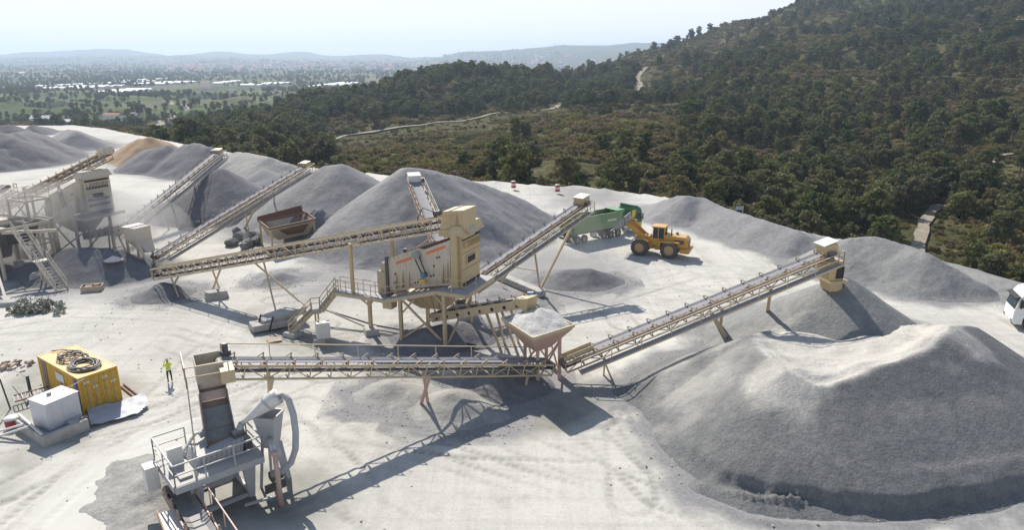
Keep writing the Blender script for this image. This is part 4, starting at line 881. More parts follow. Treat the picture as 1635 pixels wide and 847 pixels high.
    if stair_pts:
        top, mid, mid2, bot = [loc(p) for p in stair_pts]; st = MB(); tr = MB(); rl = MB()
        for a, b in ((top, mid), (mid2, bot)):
            d = (b - a); hd = Vector((d.x, d.y, 0)).normalized(); s = Vector((-hd.y, hd.x, 0)) * .42
            for k in (-1, 1): st.bar(a + s * k, b + s * k, .07, .28); rail_mb(rl, [a + s * k, b + s * k], .95, 1.0, .05)
            n = max(4, int(abs(d.z) / .21))
            for i in range(n): q = a.lerp(b, (i + .5) / n); tr.bar(q - s, q + s, .24, .035)
        s2 = (mid - mid2); hd = Vector((s2.x, s2.y, 0)).normalized(); s = Vector((-hd.y, hd.x, 0)) * .45
        st.add([mid + s, mid - s, mid2 - s, mid2 + s] + [p - Vector((0, 0, .12)) for p in (mid + s, mid - s, mid2 - s, mid2 + s)], [(0, 1, 2, 3), (7, 6, 5, 4), (0, 4, 5, 1), (1, 5, 6, 2), (2, 6, 7, 3), (3, 7, 4, 0)])
        rail_mb(rl, [mid + s, mid2 + s], 1, 1, .05)
        for p in (mid.lerp(mid2, .3) + s * .7, mid.lerp(mid2, .7) - s * .7): st.bar(p, Vector((p.x, p.y, -.15)), .1)
        sr = st.build('staircase', A, t); tr.build('stair_tread', WALK, sr); rl.build('stair_railing', A, sr)
    return t
RZS = math.atan2(-.40, .916)
screening_machine('cream screening machine on stilts with two orange stripes and a blue motor', -8.91, 52.0, RZS, CREAM, CREAM2, CREAM, None,
                  [Vector((-14.7, 55.2, 3.5)), Vector((-16.0, 54.5, 1.9)), Vector((-16.7, 54.2, 1.9)), Vector((-18.5, 53.5, 0.15))])
screening_machine('dust covered screening machine with a tall tower among the left conveyors', -53.3, 78.3, RZS, DUSTY, DUSTY, DUSTY, None, None, False)
# ------------------------------------------------------------------ conveyors
u_ = Vector((.916, -.40)); v_ = Vector((.40, .916)); O1 = Vector((-8.91, 52.0)); O2 = Vector((-53.3, 78.3))
def S1(u, v, z): q = O1 + u_ * u + v_ * v; return Vector((q.x, q.y, z))
def S2(u, v, z): q = O2 + u_ * u + v_ * v; return Vector((q.x, q.y, z))
# long feed conveyor up to the screening machine
c3, B3, L3, f3 = conveyor('feed_conveyor', 'long cream lattice conveyor climbing to the tower of the middle screening machine', S1(-30.0, 2.2, 1.7), S1(4.3, 2.2, 10.2), .9, .62, -1, CREAM, beltm=BRB, up=.5, pitch=1.15, idl=2.0, walkdrop=-.1, motor=0,
    legs=[(13.8, [(G(441, 500), 1), (G(490, 492), -1)], .13), (8.4, [(G(338, 468), 1), (G(352, 466), -1)], .13), (2.6, [(G(270, 470), 1), (G(286, 478), -1)], .12)])
hb = MB(); hb.prism([(B3(L3 - 1.5, 0, -.55).x, B3(L3 - 1.5, 0, 0).z - .9), (B3(L3 + .9, 0, 0).x, B3(L3, 0, 0).z - 1.3), (B3(L3 + 1.05, 0, 0).x, B3(L3, 0, 0).z + 1.0), (B3(L3 - .9, 0, 0).x, B3(L3, 0, 0).z + .75)], 'y', -1.0, 1.0)
hb.span((B3(L3 - .3, 0, 0).x, -1.03, B3(L3, 0, 0).z - 1.2), (B3(L3 - .15, 0, 0).x, 1.03, B3(L3, 0, 0).z + .9)); hb.build('head_box', CREAM2, c3, bevel=.03)
dc = MB(); dc.frustum([(L3 - .6 - .9, -.7, 9.3), (L3 + .3, -.7, 9.3), (L3 + .3, .7, 9.3), (L3 - .6 - .9, .7, 9.3)], [(L3 - 1.9, -.95, 9.95), (L3 - .2, -.95, 9.9), (L3 - .2, .95, 9.9), (L3 - 1.9, .95, 9.95)]); dc.build('discharge_chute', CREAM2, c3)
mo = MB(); q = B3(L3 - 2.2, .2, .75); mo.cyl(q, q + Vector((.6, 0, .15)), .22, 12).bar(q + Vector((-.3, -.3, -.7)), q + Vector((.5, -.3, .1)), .12).bar(q + Vector((.9, -.3, -.8)), q + Vector((.1, -.3, .25)), .12); mo.build('drive_motor', DARKS, c3)
ca_ = MB(); ca_.tube([q + Vector((.1, 0, .1)), q + Vector((-.7, -.5, .5)), q + Vector((-1.1, -.7, -.3)), q + Vector((-.9, -.7, -1.3))], .035, 6).build('power_cable', BLACK, c3)
pad(G(346, 476), 'sloped concrete footing under the twin posts of the long feed conveyor', 2.2, 1.2, .8, .5)
# stacking conveyors
def hood(l=1.1, h0=-.3, h1=.75, m=WHITEP): return (l, h0, h1, m)
C2T, C2H = G(898, 577, 1.6), G(1322, 402, 8.4)
c2, B2, L2, f2 = conveyor('stacking_conveyor', 'cream stacking conveyor on the right rising from the sand hopper to the fresh sand cone', C2T, C2H, .8, .72, -1, CREAM, lat=TANL, head_box=hood(.55, -.25, .72, CREAM2), motor=1, idl=1.45, skirt=2.4,
    legs=[(16.2, [(G(1222, 519, .8), -1)], .24), (11.3, [(G(1142, 512, .3), -1), (G(1163, 545, .2), -1)], .22), (2.9, [(G(964, 600), -1), (G(973, 597), 1)], .12)])
MB().box(B2(L2 + .0, 0, .80), (1.25, 1.3, .06), Matrix.Rotation(-.3, 3, 'Y')).build('hood_lid', WHITEP, c2, bevel=.01)
MB().frustum([(B2(L2 + .75, 0, 0).x - .5, -.55, C2H.z - 3.0), (B2(L2 + .75, 0, 0).x + .5, -.55, C2H.z - 3.0), (B2(L2 + .75, 0, 0).x + .5, .55, C2H.z - 3.0), (B2(L2 + .75, 0, 0).x - .5, .55, C2H.z - 3.0)],
             [(B2(L2, 0, 0).x - .4, -.7, C2H.z - .6), (B2(L2, 0, 0).x + 1.0, -.7, C2H.z - .6), (B2(L2, 0, 0).x + 1.0, .7, C2H.z - .6), (B2(L2, 0, 0).x - .4, .7, C2H.z - .6)]).span((B2(L2 + .75, 0, 0).x - .75, -.8, C2H.z - 2.3), (B2(L2 + .75, 0, 0).x + .75, .8, C2H.z - 2.12)).build('drop_chute', CREAM2, c2)
MB().span((B2(L2 + .75, 0, 0).x - .25, -.715, C2H.z - 1.95), (B2(L2 + .75, 0, 0).x + .35, -.65, C2H.z - 1.05)).build('chute_opening', BLACK, c2)
MB().bar(B2(12.2, -f2, -.75), loc_of(c2)(G(1150, 524, .5)), .24).build('leg', CREAM, c2)
C5T, C5H = Vector((-4.4, 56.4, 3.5)), G(930, 323, 8.3)
c5, B5, L5, f5 = conveyor('stacking_conveyor', 'cream conveyor rising from the right side of the screening machine towards the green tipper truck', C5T, C5H, .8, .8, -1, CREAM, lat=TANL, head_box=hood(.6, -.25, .62, CREAM2), idl=1.5, legs=[(15.6, [(G(862, 463), -1)], .2), (9.0, [(G(800, 452, .4), 1), (G(862, 462, .3), -1)], .15)])
MB().box(B5(L5 - .0, 0, .68), (1.2, 1.25, .05), Matrix.Rotation(-.25, 3, 'Y')).build('hood_lid', WHITEP, c5)
o = MB().bar(G(795, 440, .35), G(866, 470, .35), .9, .6).build('concrete_beam', CONC, bevel=.03); tag(o, 'long concrete beam carrying the leg of the middle right conveyor', 'concrete beam')
C4T, C4H = S1(3.1, 5.0, 2.6), G(661, 287, 8.6)
c4, B4, L4, f4 = conveyor('stacking_conveyor', 'conveyor seen end on behind the screening machine running away up to the big pile', C4T, C4H, 1.1, .8, -1, CREAM, lat=TANL, head_box=hood(.8, -.2, .8, WHITEP), idl=1.5, legs=[(13, [(G(612, 432, 0), 1), (G(650, 440, 0), -1)], .15)])
C6T, C6H = G(246, 408, 1.5), G(488, 263, 8.6)
conveyor('stacking_conveyor', 'left of centre stacking conveyor passing behind the rusty feed hopper', C6T, C6H, .8, .8, -1, CREAM, lat=TANL, head_box=hood(.45, -.25, .42, CREAM2), idl=1.5, motor=2,
    legs=[(14.6, [(G(389, 368), -1)], .17), (18.2, [(G(438, 347), 1)], .17), (13.2, [(G(398, 376), 1)], .13)])
C7T, C7H = G(186, 372, 2.0), G(348, 242, 8.5)
conveyor('stacking_conveyor', 'thin stacking conveyor rising to the dark gravel cone left of the others', C7T, C7H, .8, .8, -1, DUSTY, head_box=hood(.45, -.25, .42, CREAM2), idl=1.5, motor=2,
    legs=[(18.0, [(G(310, 342), -1)], .2), (13.0, [(G(262, 340), -1)], .18), (10.0, [(G(270, 368), 1)], .14)])
conveyor('feed_conveyor', 'upper left conveyor crossing above the dusty screening machine', Vector((-72.0, 89.2, 1.6)), Vector((-46.6, 79.8, 11.9)), 1.0, .9, -1, CREAM, lat=TANL, head_box=hood(.5, -.3, .5, DUSTY), idl=1.5, motor=2, legs=[(10, [(Vector((-63, 84, 0)), -1), (Vector((-62, 88, 0)), 1)], .2)])
conveyor('stacking_conveyor', 'short dark topped conveyor end poking in at the far left edge', G(-160, 400, 1.0), G(8, 296, 6.0), 1.0, .8, -1, RUST, idl=2, motor=0)
# under-screen feeder into the hopper
F0, F1 = Vector((-6.3, 53.0, 2.25)), Vector((1.05, 46.7, 5.75))
cf, Bf, Lf, ff = conveyor('feeder_conveyor', 'cream plate sided feeder with square holes leading to the loaded sand hopper', F0, F1, .8, .62, 0, CREAM, idl=1.2, motor=3, plates=True, beltm=DUSTBELT, head_box=None, legs=[(6.4, [(G(797, 553), -1), (G(806, 550), 1)], .16), (8.0, [(G(822, 553), -1), (G(828, 548), 1)], .16)])
MB().prism([(Bf(Lf - .35, 0, 0).x, Bf(Lf - .35, 0, -.55).z), (Bf(Lf + .45, 0, 0).x, Bf(Lf, 0, -1.05).z), (Bf(Lf + .6, 0, 0).x, Bf(Lf, 0, .2).z), (Bf(Lf - .9, 0, 0).x, Bf(Lf - .9, 0, .12).z), (Bf(Lf - .95, 0, 0).x, Bf(Lf - .9, 0, -.2).z)], 'y', -.56, .56).build('head_box', CREAM2, cf, bevel=.03)
cg, Bg, Lg, fg = conveyor('feeder_conveyor', 'dusty feeder with square holes below the left screening machine tower', S2(2.2, 2.4, 2.4), S2(10.5, 1.4, 4.3), .8, .7, 0, DUSTY, idl=1.2, motor=0, plates=True, legs=[(5.5, [(S2(7.4, 1.2, -.1), -1), (S2(7.6, 3.2, -.1), 1)], .14)])
# transfer chute at the tail of the long feed conveyor
tr = thing('transfer_chute', 'dusty cream transfer chute tower at the tail of the long feed conveyor', 'chute', (*G(232, 425).xy, 0), RZS)
MB().span((-1.3, -1.0, 3.0), (.5, 1.0, 4.5)).build('chute_box', DUSTY, tr, bevel=.04); MB().frustum([(.3, -.5, 1.8), (1.4, -.5, 1.8), (1.4, .5, 1.8), (.3, .5, 1.8)], [(-1.25, -.95, 3.0), (.5, -.95, 3.0), (.5, .95, 3.0), (-1.25, .95, 3.0)]).build('chute_funnel', DUSTY, tr)
for a in (-1.15, .38):
    for b in (-.88, .88): MB().span((a - .1, b - .1, -.2), (a + .1, b + .1, 3.05)).build('leg', DUSTY, tr)
MB().bar((.7, -1.1, 3.0), (2.2, -1.1, .4), .22).build('brace', DUSTY, tr); MB().span((-1.5, -1.1, 4.5), (-.4, 1.0, 4.58)).build('dusty_lid', WHITEP, tr)
# ------------------------------------------------------------------ loaded sand hopper over the belts
hc = [G(801, 509, 4.5), G(851, 541, 4.5), G(917, 520, 4.5), G(866, 494, 4.5)]; cen = sum(hc, Vector()) / 4
hp = thing('sand_hopper', 'square steel hopper on pinkish posts heaped with pale sand at the end of the feeder', 'hopper', (cen.x, cen.y, 0)); lh = loc_of(hp)
hl = [lh(p) for p in hc]; lo = [Vector((p.x * .38, p.y * .38, 2.75)) for p in hl]; mid_ = [Vector((p.x * .95, p.y * .95, 4.2)) for p in hl]
MB().frustum(lo, mid_, True).build('funnel', PINKY, hp)
rim = MB(); 
for i in range(4): rim.bar(hl[i] + Vector((0, 0, -.02)), hl[(i + 1) % 4] + Vector((0, 0, -.02)), .12, .2); rim.add([hl[i] - Vector((0, 0, .1)), hl[(i + 1) % 4] - Vector((0, 0, .1)), mid_[(i + 1) % 4], mid_[i]], [(0, 1, 2, 3)])
rim.build('rim_plate', CREAM, hp)
sg = 26; sx = []; 
for j in range(sg + 1):
    for i in range(sg + 1):
        a, b = i / sg, j / sg; q = (hl[0].lerp(hl[1], a)).lerp(hl[3].lerp(hl[2], a), b) * .985; e = min(a, 1 - a, b, 1 - b)
        d = math.hypot(a - .42, b - .62); z = 4.46 + max(0, .8 - d * 1.25) * 1.15 + .12 * float(fbm(np.array(a * 7.), np.array(b * 7.), 3, 5)) + (-.04 + e * .16 if e < .25 else 0)
        sx.append((q.x, q.y, z))
sm = MB(); sm.add(sx, [(j * (sg + 1) + i, j * (sg + 1) + i + 1, (j + 1) * (sg + 1) + i + 1, (j + 1) * (sg + 1) + i) for j in range(sg) for i in range(sg)])
tag(sm.build('sand_load', M_SANDY, None, True), 'pale heaped sand filling the square hopper', 'sand').location = (cen.x, cen.y, 0)
for f, k in ((G(858, 617), 1), (G(893, 606), 2), (G(838, 588), 0), (G(872, 582), 3)): MB().bar(lh(f) - Vector((0, 0, .2)), Vector((lh(f).x * .98, lh(f).y * .98, 3.55)), .24).build('leg', PINKY, hp)
fs_ = [lh(p) for p in (G(858, 617), G(893, 606), G(872, 582), G(838, 588))]
for a, b in ((0, 1), (1, 2), (0, 3)): MB().bar(fs_[a] + Vector((0, 0, .4)), fs_[b] + Vector((0, 0, 3.0)), .1).bar(fs_[b] + Vector((0, 0, .4)), fs_[a] + Vector((0, 0, 3.0)), .1).build('cross_brace', PINKY, hp)
# long belt from the hopper to the washing plant
T1, H1 = G(878, 577, 1.7), G(352, 577, 6.3)
c1, B1, L1_, f1 = conveyor('feed_conveyor', 'long cream lattice conveyor in the foreground from the sand hopper to the washing plant', T1, H1, .9, .85, 0, CREAM, idl=1.5, rail_far=-1, motor=0, pitch=1.2, skirt=0,
    legs=[(9.3, [(G(672, 647, .2), 1), (G(684, 650, .2), -1)], .16, PINKY), (18.9, [(G(424, 660), 1), (G(432, 657), -1)], .2), (2.0, [(G(838, 625), 1), (G(848, 615), -1)], .14)])
MB().box((0, 0, .35), (.7, 1.3, .7)).build('belt_guard', CREAM, c1).location = B1(L1_ - .3, 1.0, -.6)
# boulders, feed hopper
fh = [G(430, 366, 3.2), G(504, 350, 3.2), G(481, 338, 3.2), G(411, 351, 3.2)]; cen = sum(fh, Vector()) / 4
fhp = thing('feed_hopper', 'rusty brown open feed hopper standing behind the long feed conveyor', 'hopper', (cen.x, cen.y, 0)); lh = loc_of(fhp); hl = [lh(p) for p in fh]
for p in hl: p.z = 3.2
hl[2] = hl[1] + hl[3] - hl[0]; hl[2].z = 3.2
lo = [Vector((p.x * .72, p.y * .55, 1.3)) for p in hl]
MB().frustum(lo, [p - Vector((0, 0, .1)) for p in hl], True).build('hopper_shell', paint('pale_rusty_plate', (.42, .36, .26), .7, 0, .3, wearamt=.25), fhp)
MB().add([p * .97 + Vector((0, 0, .02)) for p in hl] + [Vector((p.x * .7, p.y * .53, 1.5)) for p in hl], [(0, 1, 5, 4), (1, 2, 6, 5), (2, 3, 7, 6), (3, 0, 4, 7), (4, 5, 6, 7)]).build('inner_lining', RUST, fhp)
rm = MB()
for i in range(4): rm.bar(hl[i], hl[(i + 1) % 4], .14, .2)
rm.add([hl[3], hl[2], hl[2] + Vector((0, 0, .75)), hl[3] + Vector((0, 0, .35)), hl[3] + Vector((0, .08, 0)), hl[2] + Vector((0, .08, 0)), hl[2] + Vector((0, .08, .75)), hl[3] + Vector((0, .08, .35))], [(0, 1, 2, 3), (7, 6, 5, 4), (2, 6, 7, 3), (1, 5, 6, 2)])
rm.build('rusty_rim', RUST, fhp)
for p in hl: MB().bar((p.x * .93, p.y * .93, -.2), (p.x * .93, p.y * .93, 3.1), .18).build('leg', CREAM, fhp)
def boulder(p, s, seed, label, group=None):
    bm = bmesh.new(); bmesh.ops.create_icosphere(bm, subdivisions=3, radius=1); r = random.Random(seed); ax = [Vector((r.gauss(0, 1), r.gauss(0, 1), r.gauss(0, 1))).normalized() for _ in range(11)]
    for v in bm.verts:
        v.co.x *= 1.25; v.co.z *= .8
        for a in ax:
            d = v.co.dot(a) - .60
            if d > 0: v.co -= a * d * .97
    me = bpy.data.meshes.new('boulder'); bm.to_mesh(me); bm.free(); me.materials.append(ROCK); o = bpy.data.objects.new('boulder', me); COL.objects.link(o)
    o.location = p; o.scale = (s, s, s); o.rotation_euler = (r.uniform(0, .4), r.uniform(0, .4), r.uniform(0, 6)); return tag(o, label, 'boulder', group)
for i, (x, y, s) in enumerate(((372, 388, 1.0), (384, 378, 1.1), (396, 390, .95), (402, 379, 1.2), (410, 386, .9), (390, 394, .7), (378, 370, .8), (300, 352, .8), (312, 358, .9), (290, 362, .7), (318, 350, .7), (283, 352, .6))):
    boulder(G(x, y, .35), s, 50 + i, 'angular grey boulder piled up beside the rusty feed hopper' if i < 7 else 'grey boulder at the foot of the thin left stacking conveyor', 'boulders beside the feed hopper' if i < 7 else 'boulders under the thin stacking conveyor')
# ================================================================== WASHING PLANT in the left foreground
wp = thing('washing_plant', 'grey sand washing plant with railed platform, cyclone and rubber chute at the bottom left', 'washing plant', (-16.0, 28.5, 0), math.atan2(2.8, 3.2)); lw = loc_of(wp)
MB().span((0, 0, 2.42), (4.3, 3.6, 2.5)).build('platform_floor', GREYD, wp)
MB().bar((0, 0, 2.3), (4.3, 0, 2.3), .12, .36).bar((0, 3.6, 2.3), (4.3, 3.6, 2.3), .12, .36).bar((0, .1, 2.3), (0, 3.5, 2.3), .12, .36).bar((4.3, .1, 2.3), (4.3, 3.5, 2.3), .12, .36).build('platform_beam', GREYP, wp)
rm = MB(); rail_mb(rm, [(4.28, 2.2, 2.5), (4.28, .03, 2.5), (.03, .03, 2.5), (.03, 3.57, 2.5), (1.6, 3.57, 2.5)], 1.1, 1.45, .06); rm.build('platform_railing', GREYP, wp)
for a, b in ((1.1, .7), (3.7, .7), (1.1, 3.0), (3.7, 3.0)):
    MB().frustum([(a - .12, b - .12, -.2), (a + .12, b - .12, -.2), (a + .12, b + .12, -.2), (a - .12, b + .12, -.2)], [(a - .36, b - .14, 2.14), (a + .36, b - .14, 2.14), (a + .36, b + .14, 2.14), (a - .36, b + .14, 2.14)]).build('leg', GREYP, wp, bevel=.02)
MB().bar((1.0, .7, .15), (3.8, .7, .15), .16).bar((1.0, 3.0, .15), (3.8, 3.0, .15), .16).bar((1.1, .7, .15), (1.1, 3.0, .15), .16).bar((3.7, .7, .15), (3.7, 3.0, .15), .16).build('base_frame', GREYP, wp)
MB().frustum([(1.9, 1.2, 1.0), (2.9, 1.2, 1.0), (2.9, 2.4, 1.0), (1.9, 2.4, 1.0)], [(.9, .75, 2.4), (3.9, .75, 2.4), (3.9, 3.2, 2.4), (.9, 3.2, 2.4)]).build('under_hopper', GREYP, wp)
sb = MB().prism([(1.2, 2.55), (3.6, 2.55), (3.75, 3.35), (1.45, 3.05)], 'y', .95, 2.55).build('screen_box', GREYP, wp, bevel=.02)
cr = MB()
for i in range(9): cr.bar((1.5 + .25 * i, .93, 2.62), (1.62 + .25 * i, .93, 3.12 + .03 * i), .06)
cr.build('corrugation', GREYD, sb)
MB().span((.3, 1.9, 2.5), (1.0, 2.1, 3.5)).build('guard_plate', WHITEP, wp); MB().span((.35, .4, 2.5), (.95, 1.6, 2.62)).build('floor_hatch', GREYD, wp)
fm = MB(); fm.bar((1.1, 2.7, 2.6), (1.9, 2.7, 3.5), .12).bar((1.9, 2.7, 3.5), (2.6, 2.7, 3.4), .12).bar((1.1, 2.7, 2.6), (2.3, 2.7, 2.65), .12).bar((1.5, 2.7, 3.05), (2.3, 2.7, 2.65), .1); fm.build('support_bracket', WHITEP, wp)
MB().cyl((2.0, 2.4, 3.5), (2.5, 2.4, 3.6), .2, 14).build('vibrator_motor', GREYP, wp); MB().cyl((3.3, 1.4, 3.4), (3.9, 1.4, 3.5), .26, 14).build('vibrator_motor', DARKS, wp); MB().span((3.75, 1.0, 2.5), (4.15, 1.9, 3.1)).build('pump_box', DARKS, wp, bevel=.03)
MB().span((-.75, 2.2, 1.4), (-.15, 2.9, 2.7)).build('side_cabinet', WHITEP, wp, bevel=.02)
# bin under the belt head and the stepped rubber chute
Q = lambda x, y, z: lw((x, y, z))
hx = Vector((math.cos(math.atan2(H1.y - T1.y, H1.x - T1.x)), math.sin(math.atan2(H1.y - T1.y, H1.x - T1.x)), 0)); hy = Vector((-hx.y, hx.x, 0))
bc = Vector((H1.x, H1.y, 0)) + hx * .55
bn = MB(); K = lambda s, t_, z: lw(bc + hx * s + hy * t_ + Vector((0, 0, z)))
cs4 = ((-.62, -.8), (.75, -.8), (.75, .8), (-.62, .8))
for i in range(4):
    (a, b), (c, d) = cs4[i], cs4[(i + 1) % 4]; zt0 = 6.0 if i == 3 else 6.6
    bn.add([K(a, b, 5.2), K(c, d, 5.2), K(c, d, zt0), K(a, b, zt0), K(a * .95, b * .95, 5.2), K(c * .95, d * .95, 5.2), K(c * .95, d * .95, zt0), K(a * .95, b * .95, zt0)], [(0, 1, 2, 3), (7, 6, 5, 4), (3, 2, 6, 7)])
bn.build('head_bin', paint('dusty_cream_grey', (.40, .36, .28), .7, 0, .5), wp)
rb = MB(); rail_mb(rb, [K(1.3, -1.2, 5.6), K(1.3, 1.2, 5.6), K(-.8, 1.3, 5.6)], 1.15, 1.6, .05); rb.build('bin_railing', CREAM, wp)
MB().cyl(K(-.9, -.75, 6.5), K(-.9, -.75, 7.0), .17, 12).box(K(-.9, -.75, 6.4), (.5, .4, .3)).build('drive_motor', DARKS, wp)
top = [bc + hx * .7 + hy * .62, bc - hx * .55 + hy * .62]; bot = [Vector((-15.45, 31.0, 0)), Vector((-14.25, 31.75, 0))]
def chute(t0, t1, m, nm, lift=0.0, side=0.0):
    def P(k, e, dz): a = top[e].lerp(bot[e], k); z = 5.35 + (3.15 - 5.35) * k + .35 * math.sin(k * 3.1) * .5 + lift; return lw((a.x, a.y, z + dz))
    MB().add([P(t0, 0, 0), P(t0, 1, 0), P(t1, 1, -.02), P(t1, 0, -.02), P(t0, 0, -.1), P(t0, 1, -.1), P(t1, 1, -.14), P(t1, 0, -.14)], [(0, 1, 2, 3), (7, 6, 5, 4), (0, 4, 5, 1), (1, 5, 6, 2), (2, 6, 7, 3), (3, 7, 4, 0)]).build(nm, m, wp)
RUBG = paint('grey_rubber_sheet', (.10, .105, .11), .6, 0, .3); BRN = paint('brown_wear_plate', (.16, .075, .035), .7, 0, .2, wearamt=.5)
chute(0, .17, BRN, 'wear_plate'); chute(.17, .30, PINKY, 'chute_beam', .10); chute(.30, .44, BRN, 'wear_plate', -.06); chute(.44, .76, RUBG, 'rubber_sheet', .02); chute(.76, .9, RUBG, 'rubber_sheet', -.08); chute(.9, 1.02, BRN, 'wear_plate', -.1)
for e in (0, 1):
    sd_ = MB(); pts = [(top[e].lerp(bot[e], k), 5.35 - 2.2 * k + .17 * math.sin(k * 3.1)) for k in (0, .33, .66, 1)]
    for (a, za), (b, zb) in zip(pts[:-1], pts[1:]): sd_.bar(lw((a.x, a.y, za)), lw((b.x, b.y, zb)), .07, .5)
    sd_.build('chute_side', DARKS, wp)
lr = MB(); ofs = hx * .55; pts = [top[0].lerp(bot[0], k) + ofs + Vector((0, 0, 5.1 - 2.3 * k)) for k in (0, .5, 1)]; rail_mb(lr, [lw(p) for p in pts], .9, .8, .05); lr.build('chute_railing', CREAM, wp)
for e in (0, 1): q = top[e].lerp(bot[e], .12); MB().bar(lw((q.x, q.y, 5.0)), lw((q.x, q.y, -.2)), .16).build('leg', CREAM, wp)
# cyclone, sump tank, pipes
tk = [(-13.45, 32.15), (-12.35, 32.0), (-12.15, 33.1), (-13.25, 33.25)]; tc_ = (-12.8, 32.6)
MB().frustum([lw((x + (tc_[0] - x) * .45, y + (tc_[1] - y) * .45, 2.3)) for x, y in tk], [lw((x, y, 4.15)) for x, y in tk], True).build('sump_tank', GREYP, wp)
MB().bar(lw((*tk[0], 4.15)), lw((*tk[1], 4.15)), .09).bar(lw((*tk[1], 4.15)), lw((*tk[2], 4.15)), .09).bar(lw((*tk[2], 4.15)), lw((*tk[3], 4.15)), .09).bar(lw((*tk[3], 4.15)), lw((*tk[0], 4.15)), .09).build('tank_rim', GREYP, wp)
for x, y in tk: MB().bar(lw((x + (tc_[0] - x) * .4, y + (tc_[1] - y) * .4, 2.4)), lw((x, y, -.2)), .12).build('leg', GREYP, wp)
cy = MB().tube([lw(p) for p in ((-14.0, 32.05, 3.95), (-13.75, 32.13, 4.12), (-12.75, 32.42, 4.85), (-12.35, 32.52, 5.12), (-12.15, 32.58, 5.25))], [.10, .14, .40, .44, .44], 18).build('cyclone', WHITEP, wp, True)
MB().cyl(lw((-12.72, 32.43, 4.87)), lw((-12.66, 32.45, 4.92)), .47, 18).build('cyclone_flange', GREYP, cy)
MB().tube([lw(p) for p in ((-14.0, 32.05, 3.95), (-14.15, 32.0, 3.6), (-14.2, 32.0, 3.0))], [.16, .2, .2], 12).build('spigot_pipe', GREYP, wp, True)
cpts = [(-12.2, 32.55, 5.2), (-11.85, 32.5, 5.35), (-11.55, 32.35, 5.1), (-11.3, 32.1, 4.4), (-11.2, 31.9, 3.5), (-11.25, 31.75, 2.6), (-11.5, 31.6, 1.9), (-11.9, 31.5, 1.5), (-12.5, 31.4, 1.3)]
MB().tube([lw(p) for p in cpts], .17, 12).build('curved_pipe', GREYP, wp, True)
MB().tube([lw(p) for p in ((-12.7, 32.2, 2.95), (-12.3, 31.4, 2.95), (-11.95, 30.75, 2.9))], .14, 12).build('overflow_pipe', WHITEP, wp, True)
MB().tube([lw(p) for p in ((-11.95, 30.7, 3.0), (-11.9, 30.65, 1.5), (-11.85, 30.6, -.1))], .13, 12).cyl(lw((-11.95, 30.7, 2.95)), lw((-11.95, 30.7, 3.1)), .19, 12).build('pinkish_pipe', PINKY, wp, True)
MB().cyl(lw((-12.6, 31.5, 1.1)), lw((-12.2, 31.9, 1.1)), .3, 14).span(lw((-12.9, 31.3, .2)), lw((-12.0, 32.0, .7))).build('slurry_pump', DARKS, wp)
MB().bar(lw((-12.4, 30.9, .3)), lw((-13.6, 30.3, .25)), .12).build('loose_beam', GREYP, wp)
sw = MB(); a0, a1 = G(252, 822, 1.2), G(276, 885, 1.2); d_ = (a1 - a0).normalized(); n_ = Vector((-d_.y, d_.x, 0))
o = thing('loading_chute', 'pale steel trough with orange rusty edges beside the conveyor at the bottom left', 'chute', (a0.x, a0.y, 0), 0); lo_ = loc_of(o)
MB().add([lo_(p) for p in (a0 + n_ * .0, a0 + n_ * 1.2, a1 + d_ * 2 + n_ * 1.2, a1 + d_ * 2)] + [lo_(p - Vector((0, 0, .1))) for p in (a0, a0 + n_ * 1.2, a1 + d_ * 2 + n_ * 1.2, a1 + d_ * 2)], [(0, 1, 2, 3), (7, 6, 5, 4), (0, 4, 5, 1), (1, 5, 6, 2), (2, 6, 7, 3), (3, 7, 4, 0)]).build('trough_floor', WHITEP, o)
MB().bar(lo_(a0 - n_ * .02 + Vector((0, 0, .1))), lo_(a1 + d_ * 2 - n_ * .02 + Vector((0, 0, .1))), .06, .3).build('rusty_edge', paint('orange_rust_edge', (.38, .22, .12), .8, 0, .3), o)
for k in (.3, 2.5): MB().bar(lo_(a0 + d_ * k + n_ * .6 - Vector((0, 0, .05))), lo_(a0 + d_ * k + n_ * .6 - Vector((0, 0, 1.7))), .14).build('leg', CREAM, o)
s9 = Vector((-17.15, 30.6, 1.3)); e9 = Vector((-11.0, 22.9, 1.7))
conveyor('discharge_conveyor', 'short railed conveyor leaving the washing plant at the bottom edge', s9, e9, .95, .4, 0, PINKY, idl=1.1, motor=0, rail_far=1, beltm=RUBG, pitch=1.0, legs=[(6.0, [(Vector((-12.9, 26.0, -.1)), 1), (Vector((-12.3, 26.5, -.1)), -1)], .12)])
# ================================================================== CONTAINER YARD
cc = Vector((-27.55, 40.0, 0)); ld = Vector((-.81, .586, 0)).normalized(); rzc = math.atan2(ld.y, ld.x)
cc = cc - Vector((-ld.y, ld.x, 0)) * 2.44
ct = thing('shipping_container', 'yellow shipping container with blue stripes and a coil of hose on its roof', 'container', (cc.x, cc.y, .02), rzc)
def corr(mb, p0, p1, z0, z1, depth, out):                            # corrugated sheet between two plan points
    p0, p1, out = Vector(p0), Vector(p1), Vector(out); L = (p1 - p0).length; n = int(L / .28) * 4; pts = []
    for i in range(n + 1): k = i % 4; pts.append(p0.lerp(p1, i / n) - out * (depth if k in (2, 3) else 0))
    vs = [(p.x, p.y, z) for p in pts for z in (z0, z1)]; mb.add(vs, [(2 * i, 2 * i + 2, 2 * i + 3, 2 * i + 1) for i in range(n)])
YEL = paint('container_yellow', (.56, .33, .03), .55, 0, .12, wear=(.20, .10, .04), wearamt=.45); CBLUE = paint('container_blue', (.06, .07, .20), .55, 0, .15, wearamt=.25)
LC, WC, HC = 6.06, 2.44, 2.59; bd = MB()
